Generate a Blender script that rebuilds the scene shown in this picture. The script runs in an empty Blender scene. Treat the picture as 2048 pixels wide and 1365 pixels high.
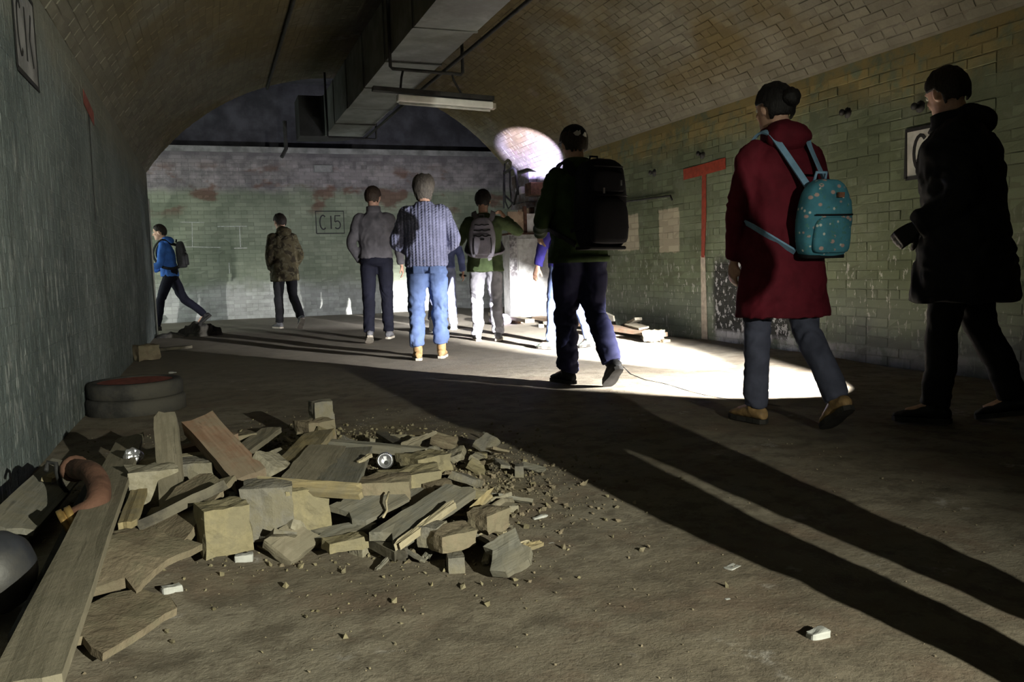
import bpy, bmesh, math, random
import numpy as np
from mathutils import Matrix, Vector
random.seed(7); rng = np.random.default_rng(7)
S = bpy.context.scene
COL = S.collection
PI = math.pi
def A3(*a): return np.array(a, float)
def unit(a):
    a = np.asarray(a, float); return a / (np.linalg.norm(a) + 1e-12)

# ------------------------------------------------------------------ camera
F_PX = 1650.0; IW, IH = 2048, 1365
CAM = A3(0, 0, 0.855)
CF = unit([0.33863638, 0.93670109, -0.08897451])
CR = unit([0.93913115, -0.34230283, -0.02935066])
CU = np.cross(CR, CF)
cd = bpy.data.cameras.new('camera'); cam = bpy.data.objects.new('camera', cd); COL.objects.link(cam)
cd.sensor_width = 36; cd.lens = F_PX / IW * 36; cd.clip_start = 0.02; cd.clip_end = 200
cam.matrix_world = Matrix(((CR[0], CU[0], -CF[0], CAM[0]), (CR[1], CU[1], -CF[1], CAM[1]), (CR[2], CU[2], -CF[2], CAM[2]), (0, 0, 0, 1)))
S.camera = cam
# ------------------------------------------------------------------ world, exposure
w = bpy.data.worlds.new('world'); S.world = w; w.use_nodes = True
w.node_tree.nodes['Background'].inputs[0].default_value = (0.5, 0.55, 0.5, 1)
w.node_tree.nodes['Background'].inputs[1].default_value = 0.0
S.view_settings.view_transform = 'Standard'; S.view_settings.look = 'None'
S.view_settings.gamma = 1; S.view_settings.use_curve_mapping = False
S.view_settings.exposure = 0.0
# light from the visitors' torches and an added cone on A (built with the torches below): holder, hand, aim, colour, cones of (half angle, watts, blend)
TORCH = {
 'A': ('dark', 1, (1.0, 0.98, 0.95), ((A3(3.38, 5.25, 0.0), 28.0, 4200, 0.40), (A3(3.72, 8.1, 0.0), 12.0, 54000, 0.9), (A3(2.05, 7.7, 1.15), 9.0, 1200, 1.0))),   # black coat: beam along the floor; last cone added to brighten the knit jumper
 'C': ('indigo', 1, (0.62, 0.56, 1.0), ((A3(4.74, 11.9, 2.62), 6.8, 19000, 0.5),)),               # spot on the vault
 'D': ('torch', 1, (0.96, 0.96, 0.79), ((A3(-0.7, 4.6, 0.6), 39.0, 1450, 1.0),)),                   # behind the camera
 'E': ('blue', 0, (0.85, 0.90, 1.0), ((A3(-3.2, 14.6, 1.4), 45.0, 5000, 0.6),)),                    # in the side passage
 'G': ('mid', 1, (0.95, 0.95, 1.0), ((A3(2.6, 16.9, 1.1), 58.0, 500, 1.0),)),                      # at the far end
}

# ------------------------------------------------------------------ helpers
def ray(px, py):
    return CF + CR * (px - IW / 2) / F_PX - CU * (py - IH / 2) / F_PX
def at(px, py, z=0.0):
    d = ray(px, py); return CAM + d * ((z - CAM[2]) / d[2])
def at_y(px, py, y):
    d = ray(px, py); return CAM + d * (y / d[1])
def at_x(px, py, x):
    d = ray(px, py); return CAM + d * (x / d[0])
def project(P):
    d = np.asarray(P, float) - CAM; wz = d @ CF
    return np.stack([IW / 2 + F_PX * (d @ CR) / wz, IH / 2 - F_PX * (d @ CU) / wz, wz], -1)

def _h(ix, iy, iz, seed):
    n = (ix * 374761393 + iy * 668265263 + iz * 2147483647 + seed * 1274126177) & 0xffffffff
    n = ((n ^ (n >> 13)) * 1274126177) & 0xffffffff
    return ((n ^ (n >> 16)) & 0xffff) / 65535.0
def vnoise(p, seed=0):
    p = np.asarray(p, float); i = np.floor(p).astype(np.int64); f = p - i; f = f * f * (3 - 2 * f)
    r = 0
    for dx in (0, 1):
        for dy in (0, 1):
            for dz in (0, 1):
                wgt = (f[..., 0] if dx else 1 - f[..., 0]) * (f[..., 1] if dy else 1 - f[..., 1]) * (f[..., 2] if dz else 1 - f[..., 2])
                r = r + wgt * _h(i[..., 0] + dx, i[..., 1] + dy, i[..., 2] + dz, seed)
    return r * 2 - 1
def fbm(p, o=3, seed=0):
    p = np.asarray(p, float); r = 0; a = 1.0; t = 0
    for k in range(o):
        r = r + a * vnoise(p * 2 ** k + 17.3 * k, seed + k); t += a; a *= 0.5
    return r / t

def tag(o, label=None, cat=None, group=None, kind=None):
    if label: o['label'] = label
    if cat: o['category'] = cat
    if group: o['group'] = group
    if kind: o['kind'] = kind
    return o
def link(o, parent=None):
    COL.objects.link(o)
    if parent is not None: o.parent = parent
    return o
def empty(name, loc=(0, 0, 0), rz=0.0, mat=None):
    o = bpy.data.objects.new(name, None); COL.objects.link(o); o.empty_display_size = 0.1
    if mat is not None: o.matrix_world = mat
    else: o.location = loc; o.rotation_euler = (0, 0, rz)
    return o
def mesh_of(name, v, f, mat=None, smooth=False):
    me = bpy.data.meshes.new(name); me.from_pydata([tuple(x) for x in v], [], [tuple(x) for x in f]); me.update()
    if mat is not None: me.materials.append(mat)
    if smooth: me.polygons.foreach_set('use_smooth', np.ones(len(me.polygons), bool))
    return me
def obj(name, v, f, mat, parent=None, smooth=False):
    return link(bpy.data.objects.new(name, mesh_of(name, v, f, mat, smooth)), parent)

class MB:
    def __init__(s): s.v = []; s.f = []
    def add(s, v, f):
        n = len(s.v); s.v += [np.asarray(x, float) for x in v]; s.f += [tuple(i + n for i in q) for q in f]; return s
    def box(s, c, h, R=None):
        c = np.asarray(c, float); R = np.eye(3) if R is None else R
        P = [c + R @ (np.array([x, y, z]) * h) for x in (-1, 1) for y in (-1, 1) for z in (-1, 1)]
        return s.add(P, [(0, 1, 3, 2), (4, 6, 7, 5), (0, 4, 5, 1), (2, 3, 7, 6), (0, 2, 6, 4), (1, 5, 7, 3)])
    def box2(s, lo, hi):
        lo = np.asarray(lo, float); hi = np.asarray(hi, float); return s.box((lo + hi) / 2, (hi - lo) / 2)
    def loft(s, rings, cap=True):
        n = len(rings[0]); b = len(s.v)
        for r in rings: s.v += [np.asarray(x, float) for x in r]
        for i in range(len(rings) - 1):
            for j in range(n):
                k = (j + 1) % n
                s.f.append((b + i * n + j, b + i * n + k, b + (i + 1) * n + k, b + (i + 1) * n + j))
        if cap:
            s.f.append(tuple(b + j for j in reversed(range(n))))
            s.f.append(tuple(b + (len(rings) - 1) * n + j for j in range(n)))
        return s
    def tube(s, path, rad, n=10, flat=1.0, up=None, cap=True):
        path = [np.asarray(p, float) for p in path]; m = len(path)
        if np.isscalar(rad): rad = [rad] * m
        T = [unit(path[min(i + 1, m - 1)] - path[max(i - 1, 0)]) for i in range(m)]
        a = np.asarray(up, float) if up is not None else (A3(0, 0, 1) if abs(T[0][2]) < .9 else A3(1, 0, 0))
        rings = []
        for i in range(m):
            a = unit(a - T[i] * (a @ T[i])); b = np.cross(T[i], a)
            rings.append([path[i] + rad[i] * (math.cos(2 * PI * k / n) * a * flat + math.sin(2 * PI * k / n) * b) for k in range(n)])
        return s.loft(rings, cap)
    def ell(s, c, r, R=None, nu=14, nv=9):
        c = np.asarray(c, float); R = np.eye(3) if R is None else R; r = np.asarray(r, float) * np.ones(3)
        rings = []
        for i in range(nv):
            t = -PI / 2 + PI * (i + .35) / (nv - .3)
            rings.append([c + R @ (r * A3(math.cos(t) * math.cos(2 * PI * k / nu), math.cos(t) * math.sin(2 * PI * k / nu), math.sin(t))) for k in range(nu)])
        return s.loft(rings)
    def lathe(s, c, axis, prof, n=20):
        axis = unit(axis); a = unit(np.cross(axis, A3(0.31, 0.2, 0.93) if abs(axis[2]) < .9 else A3(1, 0, 0))); b = np.cross(axis, a)
        return s.loft([[np.asarray(c) + axis * h + r * (math.cos(2 * PI * k / n) * a + math.sin(2 * PI * k / n) * b) for k in range(n)] for h, r in prof])
    def ribbon(s, path, width, thick, normal):
        n_ = unit(normal); path = [np.asarray(p, float) for p in path]; m = len(path)
        rings = []
        for i in range(m):
            t = unit(path[min(i + 1, m - 1)] - path[max(i - 1, 0)]); sd = unit(np.cross(t, n_)); wd = width if np.isscalar(width) else width[i]
            rings.append([path[i] - sd * wd / 2, path[i] + sd * wd / 2, path[i] + sd * wd / 2 + n_ * thick, path[i] - sd * wd / 2 + n_ * thick])
        return s.loft(rings)
    def build(s, name, mat, parent=None, smooth=False, bevel=0):
        o = obj(name, s.v, s.f, mat, parent, smooth)
        bm = bmesh.new(); bm.from_mesh(o.data); bmesh.ops.recalc_face_normals(bm, faces=bm.faces); bm.to_mesh(o.data); bm.free()
        if bevel:
            md = o.modifiers.new('b', 'BEVEL'); md.width = bevel; md.segments = 2; md.limit_method = 'ANGLE'
        return o
def baked(mb, mods):
    """evaluate a temporary object with modifiers -> (verts, faces, normals)"""
    o = obj('tmp', mb.v, mb.f, None)
    bm = bmesh.new(); bm.from_mesh(o.data); bmesh.ops.recalc_face_normals(bm, faces=bm.faces); bm.to_mesh(o.data); bm.free()
    for typ, kw in mods:
        m = o.modifiers.new(typ, typ)
        for k, val in kw.items(): setattr(m, k, val)
    dg = bpy.context.evaluated_depsgraph_get(); me = bpy.data.meshes.new_from_object(o.evaluated_get(dg))
    n = len(me.vertices); co = np.empty(n * 3); me.vertices.foreach_get('co', co); no = np.empty(n * 3); me.vertices.foreach_get('normal', no)
    fs = [tuple(p.vertices) for p in me.polygons]
    od = o.data; bpy.data.objects.remove(o); bpy.data.meshes.remove(od); bpy.data.meshes.remove(me)
    return co.reshape(-1, 3), fs, no.reshape(-1, 3)
def remesh(mb, vox, it=4, fac=0.5):
    return baked(mb, [('REMESH', dict(mode='VOXEL', voxel_size=vox)), ('SMOOTH', dict(factor=fac, iterations=it))])

# ------------------------------------------------------------------ materials
class NT:
    def __init__(s, name):
        s.m = bpy.data.materials.new(name); s.m.use_nodes = True; s.t = s.m.node_tree; s.N = s.t.nodes; s.L = s.t.links
        s.b = s.N['Principled BSDF']
    def n(s, typ, **kw):
        x = s.N.new(typ)
        for k, val in kw.items():
            setattr(x, k, val)
        return x
    def put(s, sock, val):
        if hasattr(val, 'bl_idname') or isinstance(val, bpy.types.NodeSocket): s.L.new(val, sock)
        elif isinstance(val, (tuple, list)) and len(val) == 3 and sock.type == 'RGBA': sock.default_value = (*val, 1)
        else: sock.default_value = val
    def pos(s): return s.n('ShaderNodeNewGeometry').outputs['Position']
    def ob(s): return s.n('ShaderNodeTexCoord').outputs['Object']
    def sc(s, vec, k):
        m = s.n('ShaderNodeVectorMath', operation='MULTIPLY'); s.put(m.inputs[0], vec); m.inputs[1].default_value = k if not np.isscalar(k) else (k, k, k); return m.outputs[0]
    def sep(s, vec):
        m = s.n('ShaderNodeSeparateXYZ'); s.put(m.inputs[0], vec); return m.outputs
    def noise(s, vec, scale=5, detail=4, rough=.6, dist=0):
        m = s.n('ShaderNodeTexNoise'); s.put(m.inputs['Vector'], vec); m.inputs['Scale'].default_value = scale; m.inputs['Detail'].default_value = detail
        m.inputs['Roughness'].default_value = rough; m.inputs['Distortion'].default_value = dist; return m.outputs['Fac']
    def vor(s, vec, scale=5, feature='F1', out='Distance'):
        m = s.n('ShaderNodeTexVoronoi', feature=feature); s.put(m.inputs['Vector'], vec); m.inputs['Scale'].default_value = scale; return m.outputs[out]
    def mr(s, val, a, b, c=0., d=1., smooth=True):
        m = s.n('ShaderNodeMapRange', interpolation_type='SMOOTHSTEP' if smooth else 'LINEAR'); s.put(m.inputs[0], val)
        for i, x in enumerate((a, b, c, d)): m.inputs[i + 1].default_value = x
        return m.outputs[0]
    def ma(s, op, a, b=0.0):
        m = s.n('ShaderNodeMath', operation=op); s.put(m.inputs[0], a); s.put(m.inputs[1], b); return m.outputs[0]
    def mul(s, *a):
        r = a[0]
        for x in a[1:]: r = s.ma('MULTIPLY', r, x)
        return r
    def add(s, *a):
        r = a[0]
        for x in a[1:]: r = s.ma('ADD', r, x)
        return r
    def band(s, val, lo, hi, soft): return s.mul(s.mr(val, lo - soft, lo + soft), s.mr(val, hi - soft, hi + soft, 1., 0.))
    def mix(s, fac, a, b, mode='MIX'):
        m = s.n('ShaderNodeMix', data_type='RGBA', blend_type=mode); s.put(m.inputs['Factor'], fac); s.put(m.inputs[6], a); s.put(m.inputs[7], b); return m.outputs[2]
    def attr(s, name): return s.n('ShaderNodeAttribute', attribute_name=name).outputs['Fac']
    def bump(s, h, strength=.4, dist=.01):
        m = s.n('ShaderNodeBump'); s.put(m.inputs['Height'], h); m.inputs['Strength'].default_value = strength; m.inputs['Distance'].default_value = dist
        s.L.new(m.outputs[0], s.b.inputs['Normal']); return s
    def out(s, col, rough=.9, metal=0., spec=.3):
        s.put(s.b.inputs['Base Color'], col); s.put(s.b.inputs['Roughness'], rough); s.put(s.b.inputs['Metallic'], metal)
        s.b.inputs['Specular IOR Level'].default_value = spec; return s.m

def simple(name, col, rough=.8, var=.35, scale=12, bumps=.0, bscale=60, metal=0., spec=.3, stretch=(1, 1, 1), dirt=None):
    t = NT(name); p = t.sc(t.ob(), stretch)
    n = t.noise(p, scale, 4)
    c = t.mix(t.mr(n, .3, .7), tuple(x * (1 - var) for x in col), tuple(min(1, x * (1 + var)) for x in col))
    if dirt: c = t.mix(t.mr(t.noise(p, scale * .4, 5, .7), .45, .62), c, dirt)
    if bumps: t.bump(t.noise(p, bscale, 3), bumps, .006)
    return t.out(c, rough, metal, spec)
# ------------------------------------------------------------------ wall paints (world-space, so every brick carries its piece)
def flakes(t, p, sc=(1, 1, .35), s=26, lo=.60, hi=.66): return t.mr(t.noise(t.sc(p, sc), s, 3, .65), lo, hi)
def wallmat_right():
    t = NT('paint_right_wall'); p = t.pos(); x, y, z = t.sep(p); tint = t.attr('tint')
    n1 = t.noise(p, 1.1, 5, .6); n2 = t.noise(p, 5, 5, .65); jz = t.mul(t.add(t.noise(p, 2.2, 4), -.5), .5)
    c = t.mix(t.mr(n1, .35, .65), (.098, .120, .072), (.145, .172, .112))
    c = t.mix(t.mul(t.mr(n2, .5, .7), .6), c, (.18, .20, .15))
    zz = t.add(z, jz)
    c = t.mix(t.mul(t.mr(zz, 1.95, 2.3), t.mr(n2, .35, .55), .8), c, (.25, .19, .07))                       # ochre damp near the springing
    c = t.mix(t.mul(t.mr(zz, .75, .35), .35), c, (.22, .25, .23))
    fl = t.mul(flakes(t, p), t.mr(zz, 1.35, .55)); c = t.mix(t.mul(fl, .75), c, (.48, .48, .45))
    # whitewash at the far end
    ww = t.mul(t.mr(t.add(y, t.mul(jz, .4)), 11.1, 11.5), t.mr(t.add(z, t.mul(jz, .3)), 1.36, 1.26)); c = t.mix(t.mul(ww, .93), c, (.72, .72, .72))
    up = t.mul(t.mr(y, 10.2, 11.4), t.mr(z, 1.3, 1.4)); c = t.mix(t.mul(up, .7), c, (.40, .40, .40))
    # two pale rectangles of old cream paint
    sh = t.mul(t.add(t.noise(p, 9, 2), -.5), .05)
    y2 = t.add(y, sh); z2 = t.add(z, sh)
    r1 = t.mul(t.band(y2, 8.02, 8.46, .012), t.band(z2, .97, 1.46, .012)); r2 = t.mul(t.band(y2, 8.95, 9.5, .012), t.band(z2, 1.02, 1.46, .012))
    c = t.mix(t.mul(t.ma('MAXIMUM', r1, r2), .85), c, (.42, .38, .29))
    # tarred black panel with white flecks
    tb = t.mul(t.band(t.add(y, t.mul(jz, .25)), 6.15, 7.36, .05), t.mr(t.add(z, t.mul(jz, .7)), .98, .80), t.mr(z, .10, .13))
    dk = t.mix(flakes(t, p, (1, 1, .8), 20, .55, .60), (.018, .018, .02), (.40, .40, .42)); c = t.mix(t.mul(tb, .92), c, dk)
    sk = t.mul(t.mr(t.add(z, t.mul(jz, .08)), .17, .12), t.mr(y, 7.4, 7.3)); c = t.mix(t.mul(sk, t.mr(n2, .35, .6), .8), c, (.50, .50, .52))
    tb2 = t.mul(t.mr(y, 5.9, 5.2), t.mr(zz, .42, .2)); c = t.mix(t.mul(tb2, .65), c, (.09, .10, .11))
    c = t.mix(.5, c, t.mix(tint, (.62, .62, .62), (1.25, 1.25, 1.25)), 'MULTIPLY')
    t.bump(t.noise(p, 45, 4, .7), .35, .006)
    return t.out(c, .85, 0, .25)
def wallmat_left():
    t = NT('paint_left_wall'); p = t.pos(); x, y, z = t.sep(p); tint = t.attr('tint')
    n1 = t.noise(p, 1.0, 5, .6); n2 = t.noise(p, 6, 5, .65); jz = t.mul(t.add(t.noise(p, 2.2, 4), -.5), .5)
    c = t.mix(t.mr(n1, .35, .65), (.102, .124, .122), (.16, .188, .185))
    c = t.mix(t.mul(t.mr(n2, .5, .68), .55), c, (.21, .225, .215))
    c = t.mix(t.mul(t.mr(t.add(z, jz), 1.9, 2.3), .55), c, (.20, .185, .13))
    st = t.noise(t.sc(p, (1, 3.0, .35)), 2.0, 4, .6)                                                      # damp running down
    c = t.mix(t.mul(t.mr(st, .56, .68), t.mr(z, 2.0, 1.2), .55), c, (.028, .032, .028))
    fl = t.mul(flakes(t, p, (1, 1, .3), 17, .57, .64), t.mr(t.add(z, jz), 1.9, .8)); c = t.mix(t.mul(fl, .75), c, (.34, .36, .35))
    c = t.mix(.25, c, t.mix(tint, (.75, .75, .75), (1.2, 1.2, 1.2)), 'MULTIPLY')
    t.bump(t.add(t.noise(p, 40, 4, .7), t.mul(t.noise(t.sc(p, (1, 1, .4)), 12, 4), 1.8)), .8, .014)
    return t.out(c, .85, 0, .25)
def wallmat_back():
    t = NT('paint_back_wall'); p = t.pos(); x, y, z = t.sep(p); tint = t.attr('tint')
    n1 = t.noise(p, 1.3, 5, .6); n2 = t.noise(p, 4, 5, .65); jz = t.mul(t.add(t.noise(p, 2.0, 4), -.5), .45); zz = t.add(z, jz)
    c = t.mix(t.mr(n1, .35, .65), (.155, .18, .13), (.235, .26, .195))
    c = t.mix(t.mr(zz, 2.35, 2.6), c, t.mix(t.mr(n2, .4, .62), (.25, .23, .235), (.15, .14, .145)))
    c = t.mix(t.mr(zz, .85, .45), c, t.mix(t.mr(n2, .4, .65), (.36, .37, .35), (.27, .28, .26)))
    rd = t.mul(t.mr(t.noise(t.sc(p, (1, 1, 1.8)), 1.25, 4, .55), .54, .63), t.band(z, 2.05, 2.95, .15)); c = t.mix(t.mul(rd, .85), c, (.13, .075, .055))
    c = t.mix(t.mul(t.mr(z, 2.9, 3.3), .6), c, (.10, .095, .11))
    c = t.mix(.45, c, t.mix(tint, (.6, .6, .6), (1.3, 1.3, 1.3)), 'MULTIPLY')
    t.bump(t.noise(p, 35, 4, .7), .35, .008)
    return t.out(c, .85, 0, .25)
def wallmat_vault():
    t = NT('limewash_vault'); p = t.pos(); x, y, z = t.sep(p); tint = t.attr('tint')
    n1 = t.noise(p, .55, 5, .55); n2 = t.noise(p, 3, 5, .65)
    right = t.mr(x, 2.3, 3.4)
    c = t.mix(t.mr(n2, .35, .65), (.13, .122, .09), (.183, .172, .132))
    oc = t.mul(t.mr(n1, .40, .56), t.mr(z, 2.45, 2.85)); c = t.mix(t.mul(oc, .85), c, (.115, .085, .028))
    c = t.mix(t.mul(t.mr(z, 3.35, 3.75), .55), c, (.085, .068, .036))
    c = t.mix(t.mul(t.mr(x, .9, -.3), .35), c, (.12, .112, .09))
    c = t.mix(t.mul(t.mr(t.noise(p, 1.7, 4, .6), .6, .7), t.mr(y, 9, 12), .7), c, (.22, .165, .145))
    c = t.mix(.45, c, t.mix(tint, (.62, .62, .62), (1.25, 1.25, 1.25)), 'MULTIPLY')
    t.bump(t.noise(p, 40, 4, .7), .4, .008)
    return t.out(c, .85, 0, .25)
M = {}
M['rw'] = wallmat_right(); M['lw'] = wallmat_left(); M['bw'] = wallmat_back(); M['vault'] = wallmat_vault()
def floormat():
    t = NT('dusty_floor'); p = t.pos(); x, y, z = t.sep(p)
    n1 = t.noise(p, .9, 5, .6); n2 = t.noise(p, 7, 6, .7); n3 = t.noise(p, 40, 4, .7)
    c = t.mix(t.mr(n1, .35, .65), (.155, .13, .095), (.22, .195, .15))
    c = t.mix(t.mul(t.mr(n2, .44, .62), .7), c, (.095, .078, .058)); c = t.mix(t.mul(t.mr(t.noise(p, 2.7, 5, .65), .5, .66), .5), c, (.15, .105, .075))
    c = t.mix(t.mul(t.mr(n3, .55, .75), .35), c, (.30, .27, .21))
    wsp = t.mul(t.mr(t.noise(p, 3.1, 3, .5), .64, .72), t.mr(t.noise(p, 22, 4, .7), .45, .62)); c = t.mix(t.mul(wsp, .65), c, (.42, .40, .37))
    du = t.mul(t.mr(t.noise(p, 5, 5, .65), .36, .60), t.band(x, -.55, 1.05, .25), t.band(y, 2.75, 4.5, .3)); c = t.mix(t.mul(du, .7), c, (.27, .225, .13))
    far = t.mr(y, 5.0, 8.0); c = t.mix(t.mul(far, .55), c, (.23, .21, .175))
    t.bump(t.add(t.mul(t.noise(p, 16, 6, .75), .8), t.mul(t.noise(p, 70, 4, .7), .45)), .55, .012)
    return t.out(c, .92, 0, .2)
M['floor'] = floormat()
M['dark_plaster'] = simple('near_black_plaster', (.05, .05, .06), .95, .4, 2.5, .3, 20)
M['concrete'] = simple('grey_concrete', (.2, .2, .2), .9, .35, 4, .4, 40)
M['duct'] = simple('dull_galvanised_sheet', (.155, .165, .155), .55, .3, 3, .1, 30, .35, .4, dirt=(.10, .10, .09))
M['iron'] = simple('black_iron', (.03, .03, .03), .7, .4, 8, .2, 60, .3)
M['rust'] = simple('rusty_iron', (.095, .048, .032), .85, .5, 9, .4, 50, .2)
M['white_paint'] = simple('old_white_paint', (.55, .55, .53), .7, .2, 8)
M['sign_white'] = simple('sign_whitewash', (.42, .43, .40), .8, .2, 8)
M['red_paint'] = simple('red_paint', (.235, .038, .019), .6, .2, 20, .3, 80)
M['dull_red_paint'] = simple('faded_red_paint', (.20, .055, .04), .7, .35, 20)
M['black_paint'] = simple('black_paint', (.015, .015, .015), .6, .3, 20)
M['cream_paint'] = simple('pale_cream_paint', (.40, .35, .29), .7, .25, 14)
M['chalk'] = simple('chalk', (.42, .43, .40), .9, .3, 20)

# ------------------------------------------------------------------ the vaulted hall
XL, XR, ZS = -0.80, 4.91, 2.39
XC, RAD = (XL + XR) / 2, 3.48
ZC = 3.89 - RAD
PH = math.asin((XR - XL) / 2 / RAD); ARC = 2 * PH * RAD
Y0, YL, YR, YA, YB = -6.0, 13.40, 13.15, 13.40, 16.90
ZTOP = 3.30
def wall_box(name, lo, hi, mat, parent=None):
    o = MB().box2(lo, hi).build(name, mat, parent)
    if parent is None: tag(o, kind='structure')
    return o
J = .0035
wall_left = wall_box('wall_left', (XL - .45, Y0, -.1), (XL - .001, YL, ZS + .25), M['lw'])
wall_right = wall_box('wall_right', (XR + .0022, Y0, -.1), (XR + .45, YR, ZS + .25), M['rw'])
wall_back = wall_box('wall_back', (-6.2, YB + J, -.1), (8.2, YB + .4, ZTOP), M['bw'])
wall_box('wall_behind', (XL - .45, Y0 - .3, -.1), (XR + .45, Y0, 4.2), M['lw'])
# the tympanum above the lintel stands back and is near-black
wall_box('wall_upper', (-6.2, YB + .25, ZTOP), (8.2, YB + .6, 5.2), M['dark_plaster'])
o = MB().box2((-6.2, YB - .05, ZTOP - .09), (8.2, YB + .3, ZTOP + .02)).build('trim_1', M['concrete'], bevel=.012); tag(o, 'grey concrete lintel ledge across the far wall', None, None, 'structure')
wall_box('wall_passage_left', (-3.5, YL - .4, -.1), (-3.2, YB + .1, 3.4), M['bw'])
wall_box('wall_passage_right', (8.0, YL - .4, -.1), (8.3, YB + .1, 5.2), M['dark_plaster'])
wall_box('ceiling_passage', (-6.2, YA + .3, 4.6), (8.3, YB + .6, 4.9), M['dark_plaster'])
wall_box('wall_passage_front_left', (-6.2, YL - .3, -.1), (XL - .45, YL, 3.4), M['lw'])
wall_box('ceiling_passage_left', (-6.2, YA + .02, 3.0), (-1.6, YB, 3.3), M['dark_plaster'])
wall_box('wall_passage_front_right', (XR + .45, YR - .3, -.1), (8.3, YR, 5.0), M['dark_plaster'])
# added rounded white strip, stands in for light on the left wall's edge
o = MB().tube([(XL - .006, YL + .012, 0), (XL - .006, YL + .012, 2.02)], .022, 12).build('trim_2', M['white_paint'], smooth=True); tag(o, 'narrow rounded white strip added for the lit edge where the left wall ends', None, None, 'structure')
def arc(s, r=RAD):
    a = -PH + s / RAD; return A3(XC + r * math.sin(a), 0, ZC + r * math.cos(a)), a
# vault shell
mb = MB(); ns = 48
for yy in (Y0, YA):
    for r in (RAD + J, RAD + .40):
        for i in range(ns + 1):
            a = -PH + 2 * PH * i / ns; mb.v.append(A3(XC + r * math.sin(a), yy, ZC + r * math.cos(a)))
k = ns + 1
for i in range(ns):
    mb.f += [(i, i + 1, 2 * k + i + 1, 2 * k + i), (k + i, 3 * k + i, 3 * k + i + 1, k + i + 1), (i, k + i, k + i + 1, i + 1), (2 * k + i, 2 * k + i + 1, 3 * k + i + 1, 3 * k + i)]
mb.f += [(0, 2 * k, 3 * k, k), (ns, k + ns, 3 * k + ns, 2 * k + ns)]
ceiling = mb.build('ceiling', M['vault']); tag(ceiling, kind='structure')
# gable above the arch ring, seen only from the passage
mb = MB(); n2_ = 24; ri = RAD + .38
lo_ = [A3(XC + ri * math.sin(-PH + 2 * PH * i / n2_), YA - .02, ZC + ri * math.cos(-PH + 2 * PH * i / n2_)) for i in range(n2_ + 1)]
hi_ = [A3(-6.2 + 14.5 * i / n2_, YA - .02, 5.2) for i in range(n2_ + 1)]
mb.add(lo_ + hi_ + [q - A3(0, .25, 0) for q in lo_ + hi_], [(i, i + 1, n2_ + 2 + i, n2_ + 1 + i) for i in range(n2_)] + [(2 * (n2_ + 1) + i, 3 * (n2_ + 1) + i, 3 * (n2_ + 1) + i + 1, 2 * (n2_ + 1) + i + 1) for i in range(n2_)])
tag(mb.build('wall_gable', M['dark_plaster']), kind='structure')

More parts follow.
